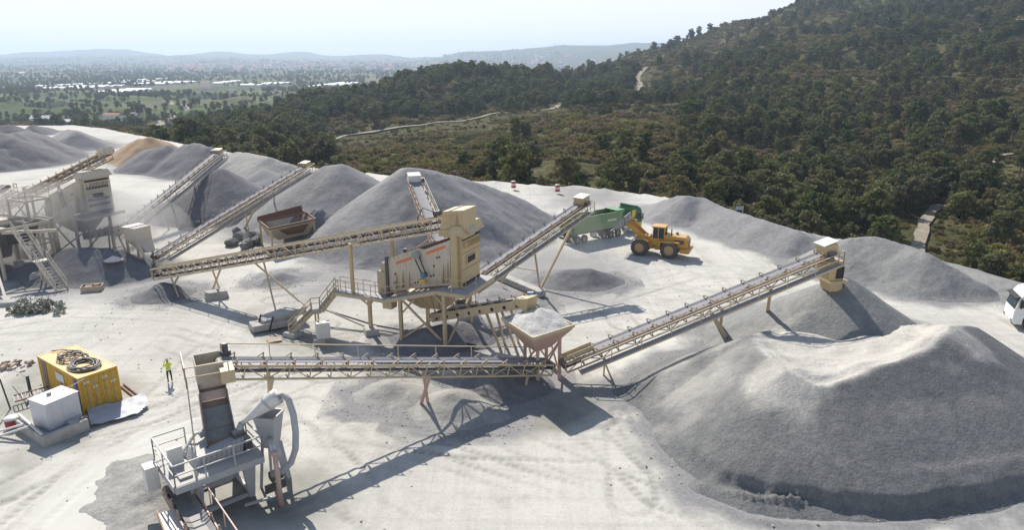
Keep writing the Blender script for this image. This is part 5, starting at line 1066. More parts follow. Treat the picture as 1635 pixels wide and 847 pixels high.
corr(bd, (.12, WC - .02, 0), (LC - .12, WC - .02, 0), .15, HC - .1, .04, (0, 1, 0)); corr(bd, (LC - .02, .1, 0), (LC - .02, WC - .1, 0), .15, HC - .1, .04, (1, 0, 0))
corr(bd, (LC - .12, .02, 0), (.12, .02, 0), .15, HC - .1, .04, (0, -1, 0))
bd.span((.03, .03, HC - .06), (LC - .03, WC - .03, HC - .02)); bd.build('container_body', YEL, ct)
fr = MB()
for x in (.06, LC - .06):
    for y in (.06, WC - .06): fr.span((x - .06, y - .06, 0), (x + .06, y + .06, HC))
for y in (.05, WC - .05): fr.span((.12, y - .05, HC - .12), (LC - .12, y + .05, HC - .002)).span((.12, y - .05, 0), (LC - .12, y + .05, .15))
for x in (.05, LC - .05): fr.span((x - .05, .12, HC - .12), (x + .05, WC - .12, HC - .002)).span((x - .05, .12, 0), (x + .05, WC - .12, .15))
fr.build('corner_frame', YEL, ct)
SIDEY = WC + .004
for x0, x1 in ((.15, .75), (LC - 1.15, LC - .55)): 
    s = MB(); corr(s, (x0, SIDEY, 0), (x1, SIDEY, 0), .16, HC - .11, .04, (0, 1, 0)); s.build('blue_stripe', CBLUE, ct)
s = MB(); s.span((1.0, SIDEY, .95), (2.75, SIDEY + .01, 1.3)).span((2.2, SIDEY, 1.6), (3.4, SIDEY + .01, 2.2)); s.build('white_panel', WHITEP, ct)
MB().prism([(1.9, .8), (2.2, .8), (2.9, 1.6), (2.6, 1.6)], 'y', SIDEY + .012, SIDEY + .02).build('blue_mark', CBLUE, ct); MB().prism([(2.65, .95), (2.95, .95), (2.3, 1.6), (2.0, 1.6)], 'y', SIDEY + .022, SIDEY + .03).build('yellow_mark', YELLOW, ct)
for y0, y1 in ((.13, 1.21), (1.23, WC - .13)):
    d = MB().span((.0, y0, .16), (.05, y1, HC - .13)).build('door', YEL, ct); pn = MB(); bars = MB()
    for z0 in (.35, .95, 1.5, 2.0): 
        for ya in (y0 + .06, (y0 + y1) / 2 + .04): pn.span((-.035, ya, z0), (0, ya + .40, z0 + .38))
    pn.build('pressed_panel', YEL, d); lb = MB()
    for ya in (y0 + .30, y1 - .30): bars.cyl((-.06, ya, .2), (-.06, ya, HC - .18), .02, 6)
    bars.build('lock_bar', GREYP, d); lb.span((-.04, y0 + .12, 1.62), (-.038, y0 + .42, 1.75)).span((-.04, y0 + .55, 2.1), (-.038, y0 + .9, 2.2)); lb.build('pale_label', WHITEP, d)
hs = MB()
for k in range(9):
    cx, cyy, ra, rb_ = 1.7 + .1 * math.sin(k * 2.1), 1.25 + .06 * math.cos(k * 1.7), 1.15 - .045 * k, .92 - .05 * k
    hs.tube([(cx + ra * math.cos(t * .2618 + k), cyy + rb_ * math.sin(t * .2618 + k), HC + .05 + .05 * (k % 4) + .04 * math.sin(t * .8 + k)) for t in range(25)], .042, 6)
for k in range(8):
    cx, cyy = 3.5 + .13 * k, 1.2 + .1 * math.sin(k * 1.3); hs.tube([(cx + (.8 - .05 * k) * math.cos(t * .28 + k) + .1 * math.sin(t + k), cyy + (.85 - .05 * k) * math.sin(t * .28 + k), HC + .05 + .05 * (k % 4) + .05 * math.sin(t * 1.3 + k)) for t in range(20)], .034, 6)
hs.tube([(2.4, .6, HC + .06), (3.4, .3, HC + .07), (4.6, .5, HC + .06), (5.6, .9, HC + .05), (5.9, 1.6, HC + .1)], .035, 6)
h = hs.build('hose_coil', DARKS, None, True); h.location = ct.location; h.rotation_euler = ct.rotation_euler; tag(h, 'loops of dark grey hose lying on the yellow container roof', 'hose')
# concrete plinth and water tank
pA, pB, pC = G(68, 699, .7), G(141, 670, .7), G(41, 678, .7); e1 = (pB - pA); l1 = e1.length; rzp = math.atan2(e1.y, e1.x); 
pl = thing('concrete_plinth', 'dusty concrete plinth in front of the yellow container', 'plinth', (pA.x, pA.y, 0), rzp); W2 = 3.6
MB().span((0, 0, -.1), (l1, .28, .7)).build('front_wall', CONC, pl, bevel=.02); MB().span((0, .28, -.1), (.28, W2, .7)).build('side_wall', CONC, pl, bevel=.02); MB().span((l1 - .9, .28, -.1), (l1, 1.5, .72)).build('end_block', CONC, pl, bevel=.02); MB().span((.28, .28, -.1), (l1 - .9, W2, .42)).build('slab', CONC, pl)
tk_ = thing('water_tank', 'white cube shaped steel tank standing on the concrete plinth', 'tank', pA + Vector((math.cos(rzp) * .75 - math.sin(rzp) * .85, math.sin(rzp) * .75 + math.cos(rzp) * .85, -.26)), rzp + .12)
TW = paint('tank_white', (.56, .57, .60), .5, 0, .25, wearamt=.2); MB().span((0, 0, 0), (2.0, 1.7, 1.75)).build('tank_body', TW, tk_, bevel=.03)
MB().span((-.03, -.03, 1.75), (2.03, 1.73, 1.8)).build('tank_lid', WHITEP, tk_); MB().cyl((.9, 1.1, 1.8), (.9, 1.1, 1.98), .13, 12).build('filler_cap', GREYP, tk_); MB().cyl((1.95, .9, 1.85), (2.9, .6, 2.15), .03, 6).build('dip_rod', WHITEP, tk_)
pm = MB(); pm.tube([(.2, -.45, .1), (1.0, -.5, .12), (1.7, -.5, .1)], .07, 8).cyl((1.5, -.65, .22), (1.9, -.65, .22), .16, 10).build('pump_pipe', DARKS, tk_)
rail = MB(); q0 = G(30, 640, .5)
gr = thing('steel_grille', 'rusty steel grille lying beside the white tank', 'grille', G(24, 642, .55), rzp + .1)
fm = MB().bar((0, 0, 0), (2.6, -.9, 0), .08).bar((.4, 1.0, 0), (3.0, .1, 0), .08).build('frame', RUST, gr); br = MB()
for k in range(13): a = Vector((0, 0, 0)).lerp(Vector((2.6, -.9, 0)), k / 12); b = Vector((.4, 1, 0)).lerp(Vector((3, .1, 0)), k / 12); br.bar(a, b, .05)
br.build('grille_bars', GREYD, gr)
def pole(p0, p1, w, label, m, name='fence_post', cat='post', group=None): o = MB().bar((0, 0, 0), Vector(p1) - Vector(p0), w).build(name, m); o.location = p0; return tag(o, label, cat, group)
DG = paint('dark_green_steel', (.025, .055, .05), .6, 0, .2)
a, b = G(50, 633), G(54, 636); pole(a, a + Vector((0, 0, 1.5)), .14, 'dark green steel post left of the container with a rail', DG); pole(G(17, 655), G(17, 655) + Vector((-.25, 0, 2.2)), .07, 'thin leaning dark post at the left edge near the white tank', DG)
pole(a + Vector((0, 0, 1.4)), G(20, 590, .9), .04, 'thin wire running from the dark green post to the brick heap', DARKS, 'wire', 'wire')
for p, q, l in ((G(-10, 700, .2), G(45, 682, .75), 'upper pale pipe lying over the plinth edge at the left'), (G(-10, 692, .2), G(38, 678, .8), 'lower pale pipe crossing the first over the plinth edge'), (G(30, 662, .85), G(66, 694, .85), 'grey pipe laid along the plinth side')): pole(p, q, .11, l, WHITEP, 'pipe', 'pipe')
rdm = thing('red_drum', 'small red drum with a white lid left of the plinth', 'drum', G(22, 683, 0)); MB().tube([(0, 0, 0), (0, 0, .3), (0, 0, .62)], [.40, .42, .42], 20).build('drum_body', paint('red_drum_paint', (.30, .02, .03), .5, 0, .1), rdm, True); MB().tube([(0, 0, .62), (0, 0, .7)], [.45, .43], 20).build('lid', WHITEP, rdm, True)
BRK = [plain_mat('pale_brick', (.45, .36, .28), .9, 0, .3, 4), plain_mat('red_brick', (.22, .155, .115), .9, 0, .3, 4)]
r = random.Random(4); c0 = G(25, 586)
for i in range(34):
    o = MB().box((0, 0, 0), (.34, .17, .13)).build('brick', BRK[i % 2]); o.location = c0 + Vector((r.uniform(-1.1, 1.1), r.uniform(-.75, .75), .06 + .1 * (i % 3))); o.rotation_euler = (r.uniform(-.3, .3), r.uniform(-.3, .3), r.uniform(0, 6)); tag(o, 'loose brick in the scattered brick heap left of the container', 'brick', 'bricks left of the container')
tx, ty = np.meshgrid(np.linspace(0, 3.4, 24), np.linspace(0, 2.2, 18)); 
tz = .12 + .22 * np.clip(fbm(tx / .9, ty / .9, 3, 77) + .3, 0, 2) + .2 * (ty / 2.2); k_ = (tx / 3.4 + (1 - ty / 2.2) * .5 < 1.25)
tp_ = grid_mesh('tarpaulin', tx, ty, tz, plain_mat('blue_grey_tarp', (.38, .40, .44), .6, 0, .1), keep=k_); tp_.location = G(146, 684); tp_.rotation_euler = (0, 0, .62); tag(tp_, 'crumpled blue grey tarpaulin on the ground before the container doors', 'tarpaulin')
for k, (p, q) in enumerate(((G(193, 617, .1), G(222, 640, .08)), (G(197, 613, .1), G(226, 636, .08)))): pole(p, q, .1, ('nearer' if k == 0 else 'farther') + ' of two long bars lying behind the container', RUST, 'steel_bar', 'bar')
# small yard things
cb = thing('control_cabinet', 'white control cabinet on a post below the stair of the screening machine', 'cabinet', G(511, 548)); MB().span((-.07, -.07, -.1), (.07, .07, 2.0)).build('post', CREAM, cb); MB().box((.35, -.05, 1.15), (1.05, .6, 1.35), Matrix.Rotation(.35, 3, 'Z')).build('cabinet_box', WHITEP, cb, bevel=.02)
pad(G(510, 548), 'concrete block at the foot of the white control cabinet', 1.0, .9, .5, .3); pad(G(593, 533), 'concrete footing under the outer post of the screening machine', 1.2, 1.2, .6, .4); pad(G(467, 537), 'concrete step at the bottom of the screening machine stair', 1.3, 1.1, .45, RZS)
for (x, y, l, dm, rr) in ((436, 522, 'lower thick concrete slab left of the screening stair', (3.6, 1.5, .55), .55), (452, 508, 'tilted upper concrete slab left of the screening stair', (3.8, 1.6, .6), .6)):
    o = MB().box((0, 0, .3), dm).build('concrete_slab', CONC, bevel=.05); o.location = G(x, y, .1 if y > 515 else .55); o.rotation_euler = (0, -.16 if y < 515 else 0, rr); tag(o, l, 'concrete slab')
pole(G(411, 526), G(411, 526) + Vector((.4, .1, 1.3)), .13, 'left one of two short black leaning posts near the concrete slabs', BLACK); pole(G(430, 530), G(430, 530) + Vector((.45, .1, 1.35)), .13, 'right one of two short black leaning posts near the concrete slabs', BLACK)
wb = thing('wooden_pallet', 'small pale wooden pallet lying on the white ground near the slabs', 'pallet', G(438, 545), .5)
for k in range(5): MB().span((-.55, -.45 + k * .2, .1), (.55, -.3 + k * .2, .14)).build('board', BRK[0], wb)
for x in (-.45, 0, .45): MB().span((x - .06, -.45, 0), (x + .06, .5, .1)).build('bearer', BRK[0], wb)
cbm = MB(); cbm.tube([G(520, 495, 1.2), G(600, 520, .5), G(690, 535, .4), G(760, 552, .3)], .1, 8); cbm.tube([G(520, 495, 1.3), G(590, 525, .3), G(680, 540, .35), G(758, 556, .3)], .07, 8); tag(cbm.build('cable_bundle', DARKS, None, True), 'dark cable pipes strung from the stair past the screening machine legs', 'cable')
um = thing('parasol', 'small parasol with a red and white rim beside the dark heap at the left', 'parasol', G(186, 442)); MB().cyl((0, 0, -.1), (0, 0, 2.0), .03, 6).build('pole', GREYP, um)
cn = MB(); cn.add([(0, 0, 2.3)] + [(0.95 * math.cos(i * math.pi / 5), 0.95 * math.sin(i * math.pi / 5), 1.85) for i in range(10)], [(0, 1 + i, 1 + (i + 1) % 10) for i in range(10)]); cn.build('canopy', WHITEP, um)
vl = MB(); vl.add([(0.95 * math.cos(i * math.pi / 5), 0.95 * math.sin(i * math.pi / 5), z) for i in range(10) for z in (1.85, 1.75)], [(2 * i, 2 * ((i + 1) % 10), 2 * ((i + 1) % 10) + 1, 2 * i + 1) for i in range(10)]); vl.build('red_valance', paint('red_cloth', (.40, .10, .09), .8, 0, .3), um)
cr_ = thing('wooden_crate', 'wooden crate with scrap inside on the ground near the left stairs', 'crate', G(148, 464), .3)
for s in (-1, 1): MB().span((-.9, s * .5 - .04, 0), (.9, s * .5 + .04, .55)).build('side_board', BRK[0], cr_); MB().span((s * .9 - .04, -.46, 0), (s * .9 + .04, .46, .55)).build('end_board', BRK[0], cr_)
MB().box((-.3, 0, .3), (.6, .6, .4)).box((.4, .1, .35), (.5, .4, .5)).build('scrap', RUST, cr_)
# left plant: stair and crusher stage
sc_ = thing('steel_staircase', 'long dusty steel staircase with railings at the left plant', 'staircase', (*G(100, 464).xy, 0)); ls = loc_of(sc_)
bot_, mid1, mid2_, top_ = G(100, 464, .1), Vector((-47.2, 66.7, 2.7)), Vector((-47.9, 67.2, 2.7)), Vector((-50.6, 69.0, 5.4)); st, tr, rl = MB(), MB(), MB()
for a, b in ((top_, mid2_), (mid1, bot_)):
    a, b = ls(a), ls(b); d = b - a; hd = Vector((d.x, d.y, 0)).normalized(); s = Vector((-hd.y, hd.x, 0)) * .55
    for k in (-1, 1): st.bar(a + s * k, b + s * k, .08, .28); rail_mb(rl, [a + s * k, b + s * k], .95, 1.2, .055)
    n = max(4, int(abs(d.z) / .25))
    for i in range(n): q = a.lerp(b, (i + .5) / n); tr.bar(q - s, q + s, .26, .04)
m_ = ls(mid1.lerp(mid2_, .5)); st.box(m_ - Vector((0, 0, .05)), (1.3, 1.3, .1), Matrix.Rotation(-.6, 3, 'Z'))
st.build('stringer', DUSTY, sc_); tr.build('tread', GREYD, sc_); rl.build('railing', DUSTY, sc_)
for q in (ls(mid1), ls(mid2_)): MB().bar(q, (q.x, q.y, -.2 ), .14).build('post', DUSTY, sc_)
kp = thing('crusher_stage', 'dust coated crusher stage with platforms and a flywheel at the left edge', 'crusher', (-58, 72.5, 0), RZS)
MB().span((-7.5, -1.6, 5.3), (6.6, -.4, 5.4)).span((-7.5, -.4, 5.3), (-1.0, 4.0, 5.4)).build('platform_floor', GREYD, kp); MB().bar((-7.5, -1.6, 5.2), (6.6, -1.6, 5.2), .14, .3).bar((-7.5, 4, 5.2), (6.6, 4, 5.2), .14, .3).bar((-7.5, -1.6, 3.0), (6.6, -1.6, 3.0), .12, .2).bar((6.6, -1.6, 5.2), (6.6, 4, 5.2), .14, .3).build('platform_beam', DUSTY, kp)
rl = MB(); rail_mb(rl, [(-7.5, -1.58, 5.4), (6.4, -1.58, 5.4)], 1.05, 1.5); rail_mb(rl, [(-1.0, -.4, 5.4), (-1.0, 4.0, 5.4)], 1.05, 1.5); rl.build('platform_railing', DUSTY, kp)
for x in (-7, -3.5, 0, 3.5, 6.5):
    for y in (-1.5, 3.9): MB().span((x - .12, y - .12, -.2), (x + .12, y + .12, 5.1)).build('leg', DUSTY, kp)
for x in (-7, -3.5, 0, 3.5): MB().bar((x, -1.5, .5), (x + 3.3, -1.5, 4.8), .1).build('brace', DUSTY, kp)
MB().frustum([(-4, .2, .8), (.5, .2, .8), (.5, 3, .8), (-4, 3, .8)], [(-5, 0, 4.8), (1.5, 0, 4.8), (1.5, 3.5, 4.8), (-5, 3.5, 4.8)]).build('crusher_body', GREYD, kp, bevel=.05); fw = MB().cyl((1.6, -1.2, 2.3), (1.6, -.8, 2.3), 1.0, 24).cyl((1.6, -1.25, 2.3), (1.6, -.6, 2.3), .25, 12).build('flywheel', GREYD, kp)
MB().frustum([(2.2, .2, 3.2), (5.2, .2, 3.2), (5.2, 3, 3.2), (2.2, 3, 3.2)], [(1.7, -.2, 5.3), (5.7, -.2, 5.3), (5.7, 3.6, 5.3), (1.7, 3.6, 5.3)], True).build('dark_hopper', DARKS, kp); MB().span((2, -.3, 5.45), (5.2, .8, 6.0)).span((-6, .5, 5.4), (-3, 3.2, 7.2)).build('machine_housing', DUSTY, kp, bevel=.04)
MB().bar((6.6, -1.0, 5.0), kp.matrix_world.inverted() @ Vector((0, 0, 0)) if False else (9.8, 2.6, 4.8), .2, .3).build('link_beam', DUSTY, kp); MB().span((4.0, 1.0, .0), (5.6, 3.0, 1.1)).build('motor_housing', GREYD, kp, bevel=.05)
conveyor('feed_conveyor', 'low dusty lattice conveyor passing under the left crusher stage', Vector((-74, 76.5, 3.4)), Vector((-56.0, 69.0, 2.2)), .9, .8, 0, DUSTY, idl=1.8, motor=0, legs=[(8, [(Vector((-67, 72.5, -.1)), -1), (Vector((-66, 75, -.1)), 1)], .16), (15, [(Vector((-60, 69.5, -.1)), -1), (Vector((-59, 72, -.1)), 1)], .16)])
lt = thing('lattice_frame', 'dusty open steel frame tower standing between the left stair and the dusty screening machine', 'frame', (-55.5, 75.0, 0), RZS)
for x in (0, 3.2):
    for y in (0, 2.6): MB().span((x - .09, y - .09, -.2), (x + .09, y + .09, 7.4)).build('post', DUSTY, lt)
bm_ = MB()
for z in (2.4, 4.9, 7.3):
    for a, b in (((0, 0), (3.2, 0)), ((3.2, 0), (3.2, 2.6)), ((3.2, 2.6), (0, 2.6)), ((0, 2.6), (0, 0))): bm_.bar((*a, z), (*b, z), .14, .2)
for z in (0, 2.5, 5.0): bm_.bar((0, 0, z), (3.2, 0, z + 2.3), .08).bar((3.2, 0, z), (3.2, 2.6, z + 2.3), .08)
bm_.build('beam', DUSTY, lt); rl = MB(); rail_mb(rl, [(0, 0, 7.4), (3.2, 0, 7.4), (3.2, 2.6, 7.4)], 1.0, 1.1); rl.build('railing', DUSTY, lt)
pole(G(12, 488), G(-6, 430, 2.0), .22, 'slanting cream prop on a concrete foot at the left edge', DUSTY, 'prop', 'prop'); pad(G(10, 488), 'concrete foot of the slanting prop at the left edge', 2.2, 1.2, .5, .2); pad(G(66, 450), 'dusty concrete block below the left stairs', 1.8, 1.2, 1.0, .3)
rr_ = np.random.default_rng(8); hc_ = G(66, 497); cs5 = [tuple(hc_ + Vector((rr_.uniform(-2.2, 2.2), rr_.uniform(-1.0, 1.0), rr_.uniform(.15, .75)))) for _ in range(22)]
V_, Q_ = leaves(cs5, [.55] * 22, 60, .13, 9, .6); tag(raw_mesh('brush_heap', V_, Q_, plain_mat('dusty_brush', (.30, .30, .24), .9, 0, .5, 3)), 'dusty heap of cut brush and rubble near the foot of the left stairs', 'brush heap')
# ================================================================== VEHICLES
LOADY = paint('loader_yellow', (.56, .29, .035), .5, 0, .3, wear=(.3, .18, .08)); TYRE = paint('dusty_tyre', (.07, .07, .072), .9, 0, .5, (.34, .32, .30)); RIMY = paint('dusty_rim', (.45, .30, .14), .7, 0, .4); GLASS = plain_mat('dark_glass', (.035, .05, .06), .12, 0, .1)
def wheel(parent, c, r, w, rimm, lugs=0):
    c = Vector(c); t = MB(); n = 30; pr = [(r * .56, -w * .42), (r * .86, -w * .5), (r * .97, -w * .42), (r, -w * .2), (r, w * .2), (r * .97, w * .42), (r * .86, w * .5), (r * .56, w * .42)]
    vs = [(rr * math.cos(2 * math.pi * i / n), y, rr * math.sin(2 * math.pi * i / n)) for i in range(n) for rr, y in pr]; k = len(pr)
    t.add([Vector(v) for v in vs], [(i * k + j, ((i + 1) % n) * k + j, ((i + 1) % n) * k + j + 1, i * k + j + 1) for i in range(n) for j in range(k - 1)])
    for i in range(lugs):
        a = 2 * math.pi * i / lugs
        for s in (-1, 1): t.box((r * 1.0 * math.cos(a + s * .06), s * w * .22, r * math.sin(a + s * .06)), (.10, w * .42, .09), Matrix.Rotation(-a, 3, 'Y'))
    W0 = bpy.data.objects.new('wheel', None); COL.objects.link(W0); W0.parent = parent; W0.location = c; W0.empty_display_size = .2
    t.build('tyre', TYRE, W0, True); rm = MB().cyl((0, -w * .3, 0), (0, w * .3, 0), r * .57, 20); rm.cyl((0, -w * .36, 0), (0, w * .36, 0), r * .25, 14); rm.build('rim', rimm, W0)
    return W0
ld_ = thing('wheel_loader', 'dusty yellow wheel loader with raised bucket tipping into the green truck', 'wheel loader', (16.95, 78.6, 0), math.atan2(1.4, -3.25))
for x in (1.72, -1.72):
    for y in (-1.12, 1.12): wheel(ld_, (x, y, 1.0), 1.0, .74, RIMY, 18)
MB().prism([(-1.05, 1.15), (-3.35, 1.15), (-3.75, 1.35), (-3.8, 2.2), (-3.45, 2.55), (-1.05, 2.65)], 'y', -.85, .85).build('engine_hood', LOADY, ld_, bevel=.06)
MB().span((-3.3, -.87, 1.75), (-2.2, .87, 2.2)).build('side_grille', DARKS, ld_); MB().span((-3.81, -.6, 1.5), (-3.79, .6, 2.2)).build('rear_grille', DARKS, ld_)
MB().prism([(-2.9, .75), (-3.95, .75), (-4.1, 1.0), (-4.1, 1.25), (-3.7, 1.3), (-2.9, 1.2)], 'y', -1.25, 1.25).build('counterweight', LOADY, ld_, bevel=.05)
MB().span((-3.0, -.55, .75), (.1, .55, 1.3)).span((-2.2, -.9, .8), (-1.2, .9, 1.25)).build('rear_chassis', LOADY, ld_, bevel=.03)
MB().prism([(.2, .8), (2.4, .75), (2.5, 1.3), (1.6, 2.3), (.7, 2.3), (.3, 1.4)], 'y', -.5, .5).build('front_chassis', LOADY, ld_, bevel=.04)
for s in (-1, 1):
    MB().prism([(-.55, 1.9), (-2.9, 1.95), (-2.9, 2.05), (-.6, 2.05)], 'y', *(sorted((s * .86, s * 1.5)))).prism([(-.5, 1.25), (-.6, 2.05), (-.72, 2.05), (-.62, 1.25)], 'y', *(sorted((s * .6, s * 1.48)))).build('rear_fender', LOADY, ld_)
    MB().prism([(2.75, 1.75), (2.3, 2.1), (1.3, 2.12), (.75, 1.85), (.75, 1.78), (1.3, 2.04), (2.25, 2.02), (2.7, 1.7)], 'y', *(sorted((s * .7, s * 1.5)))).build('front_fender', LOADY, ld_)
cbn = MB().span((-1.0, -.78, 1.35), (.35, .78, 2.15)).build('cab', LOADY, ld_, bevel=.03)
MB().span((-.95, -.74, 2.16), (.3, .74, 3.42)).build('cab_glass', GLASS, cbn)
pp = MB()
for x in (-1.0, -.3, .34):
    for y in (-.77, .77): pp.bar((x, y, 2.1), (x - (.05 if x > 0 else 0), y * .97, 3.45), .09)
pp.build('cab_pillar', LOADY, cbn); MB().span((-1.12, -.86, 3.43), (.5, .86, 3.58)).build('cab_roof', LOADY, cbn, bevel=.05)
MB().cyl((-1.75, .35, 2.6), (-1.75, .35, 3.35), .07, 8).build('exhaust_pipe', DARKS, ld_); MB().cyl((-2.3, -.3, 2.6), (-2.3, -.3, 2.85), .16, 10).build('air_filter', DARKS, ld_)
for s in (-1, 1): MB().span((.42, s * 1.05 - .04, 2.3), (.5, s * 1.05 + .04, 2.75)).build('mirror', DARKS, ld_)
ldr = MB(); 
for z in (.6, .95, 1.3, 1.65): ldr.span((-.35, -1.3, z), (.1, -1.2, z + .05))
ldr.span((-.4, -1.3, .5), (-.34, -1.2, 2.9)).span((.1, -1.3, .5), (.16, -1.2, 2.9)); ldr.build('ladder', DARKS, ld_)
for s in (-1, 1):
    MB().prism([(.9, 2.0), (1.2, 2.35), (2.6, 3.35), (3.55, 3.75), (3.7, 3.45), (2.9, 2.9), (1.6, 1.85), (1.1, 1.7)], 'y', *(sorted((s * .52, s * .68)))).build('boom_arm', LOADY, ld_)
    MB().cyl((1.3, s * .35, 1.3), (2.6, s * .4, 2.95), .09, 8).build('lift_cylinder', GREYP, ld_)
MB().cyl((1.0, 0, 2.3), (2.5, 0, 3.6), .09, 8).prism([(2.3, 2.9), (2.65, 3.0), (2.7, 4.0), (2.45, 4.0)], 'y', -.12, .12).bar((2.55, 0, 3.9), (3.7, 0, 4.3), .1).build('tilt_linkage', LOADY, ld_)
bk = MB(); po = [(3.6, 4.55), (3.45, 3.9), (3.55, 3.35), (3.95, 3.05), (5.0, 2.75), (5.02, 2.82), (4.0, 3.15), (3.66, 3.42), (3.56, 3.9), (3.7, 4.5)]
bk.prism(po, 'y', -1.5, 1.5)
for s in (-1, 1): bk.prism([(3.6, 4.55), (3.45, 3.9), (3.55, 3.35), (3.95, 3.05), (5.0, 2.75), (4.5, 3.6)], 'y', *(sorted((s * 1.5, s * 1.44))))
for k in range(8): bk.bar((4.95, -1.4 + .4 * k, 2.78), (5.25, -1.4 + .4 * k, 2.68), .12, .06)
bk.build('bucket', GREYD, ld_); MB().prism([(3.6, 3.9), (3.7, 3.4), (4.0, 3.15), (4.75, 2.95), (4.35, 3.75), (3.9, 4.15)], 'y', -1.4, 1.4).build('bucket_load', M_PALE, ld_)
# green tipper truck
gt = thing('tipper_truck', 'green articulated tipper truck with dark green and yellow cab being loaded', 'truck', (11.6, 87.0, 0), math.atan2(7.0, 9.6)); gt.scale = (.88, .94, .98)
GRN = paint('pale_green_paint', (.165, .27, .125), .55, 0, .4, (.42, .42, .36)); DGRN = paint('deep_green_paint', (.02, .13, .055), .4, 0, .15); CYEL = paint('cab_yellow', (.62, .45, .06), .45, 0, .15)
by0, by1 = -1.25, 1.25; F_ = [(-6.75, 1.45), (2.7, 1.45), (2.85, 3.35), (-7.0, 3.35)]
ts = MB()
for s in (-1, 1): ts.prism(F_, 'y', *(sorted((s * 1.25, s * 1.19))))
ts.build('body_side', GRN, gt, bevel=.01); MB().span((-6.7, -1.19, 1.40), (2.6, 1.19, 1.55)).build('body_floor', GRN, gt)
tg = MB().add([(-6.75, -1.2, 1.45), (-6.75, 1.2, 1.45), (-7.0, 1.2, 3.35), (-7.0, -1.2, 3.35), (-6.81, -1.2, 1.45), (-6.81, 1.2, 1.45), (-7.06, 1.2, 3.35), (-7.06, -1.2, 3.35)], [(0, 1, 2, 3), (7, 6, 5, 4), (0, 4, 5, 1), (1, 5, 6, 2), (2, 6, 7, 3), (3, 7, 4, 0)]).build('tailgate', GRN, gt)
MB().add([(2.6, -1.2, 1.5), (2.6, 1.2, 1.5), (2.9, 1.2, 3.35), (2.9, -1.2, 3.35), (2.66, -1.2, 1.5), (2.66, 1.2, 1.5), (2.96, 1.2, 3.35), (2.96, -1.2, 3.35)], [(0, 1, 2, 3), (7, 6, 5, 4), (0, 4, 5, 1), (1, 5, 6, 2), (2, 6, 7, 3), (3, 7, 4, 0)]).build('front_wall', GRN, gt)
tm = MB()
for s in (-1, 1): tm.bar((-7.0, s * 1.24, 3.4), (2.9, s * 1.24, 3.4), .12, .14)
tm.bar((-7.0, -1.2, 3.4), (-7.0, 1.2, 3.4), .12, .14); tm.build('top_rail', GRN, gt)
MB().bar((-6.72, -1.28, 1.55), (-6.92, -1.28, 3.25), .1, .45).build('rear_pillar', DGRN, gt); MB().span((-6.78, -1.34, 2.35), (-6.5, -1.30, 3.1)).build('orange_plate', ORANGE, gt)
MB().prism([(-6.2, 1.55), (2.55, 1.55), (2.75, 2.75), (.5, 3.0), (-3, 2.7), (-6.6, 2.6)], 'y', -1.18, 1.18).build('stone_load', plain_mat('brown_load', (.15, .11, .10), .95, 0, .3, 3), gt)
MB().span((1.7, -1.25, 3.47), (3.2, 1.25, 3.62)).span((1.7, -1.32, 3.3), (3.2, -1.26, 3.52)).build('front_canopy', paint('mid_green_paint', (.07, .28, .12), .5, 0, .2), gt, bevel=.03)
MB().span((-.2, -1.262, 2.35), (1.6, -1.256, 2.6)).build('white_lettering_band', WHITEP, gt)
MB().span((-6.2, -.5, 1.05), (3.2, .5, 1.4)).span((-6.9, -1.1, .95), (-6.3, 1.1, 1.25)).build('chassis', DARKS, gt); MB().span((-7.05, -1.2, .55), (-6.9, 1.2, .8)).build('rear_bumper', DARKS, gt)
for y in (-.85, .85): MB().span((-7.08, y - .18, .95), (-6.95, y + .18, 1.1)).build('tail_light', paint('tail_light_red', (.35, .03, .03), .4, 0, .1), gt)
MB().span((-3.2, -1.25, .7), (-2.2, -.9, 1.2)).build('side_guard', WHITEP, gt); MB().span((-2.0, -1.22, .95), (1.5, -1.18, 1.05)).span((-2.0, -1.22, .7), (1.5, -1.18, .8)).build('side_rail', DARKS, gt)
for x in (-5.7, -4.4, -.6, .75, 2.2, 6.0):
    for y in (-1.02, 1.02): wheel(gt, (x, y, .56), .56, .38, GREYD)
MB().span((.2, -.45, .8), (7.0, .45, 1.05)).build('tractor_frame', DARKS, gt); MB().cyl((3.3, -1.0, .85), (4.6, -1.0, .85), .32, 14).build('fuel_tank', GREYP, gt)
cab_ = MB().prism([(4.7, .75), (6.95, .6), (7.05, 1.7), (6.85, 3.0), (6.5, 3.55), (4.7, 3.6)], 'y', -1.23, 1.23).build('cab', DGRN, gt, bevel=.08)
MB().prism([(4.72, .8), (6.9, .8), (6.95, 1.5), (4.72, 1.5)], 'y', -1.25, 1.25).build('yellow_band', CYEL, cab_, bevel=.02); MB().prism([(4.72, 2.3), (5.35, 2.3), (5.6, 3.3), (4.72, 3.3)], 'y', -1.245, 1.245).build('yellow_patch', CYEL, cab_)
MB().prism([(5.75, 1.95), (6.75, 1.95), (6.62, 2.75), (5.8, 2.75)], 'y', -1.25, 1.25).build('side_window', GLASS, cab_); MB().prism([(6.98, 1.85), (7.03, 1.85), (6.9, 2.95), (6.84, 2.95)], 'y', -1.1, 1.1).build('windscreen', GLASS, cab_)
MB().prism([(4.75, 3.58), (6.3, 3.58), (6.0, 3.75), (4.75, 3.98)], 'y', -1.15, 1.15).build('roof_deflector', DGRN, cab_, bevel=.05); MB().span((4.5, -1.2, 1.1), (4.68, 1.2, 3.4)).build('cab_rear', DGRN, cab_)
for s in (-1, 1): MB().span((6.85, s * 1.42 - .08, 1.9), (6.95, s * 1.42 + .08, 2.7)).build('mirror', DARKS, cab_)
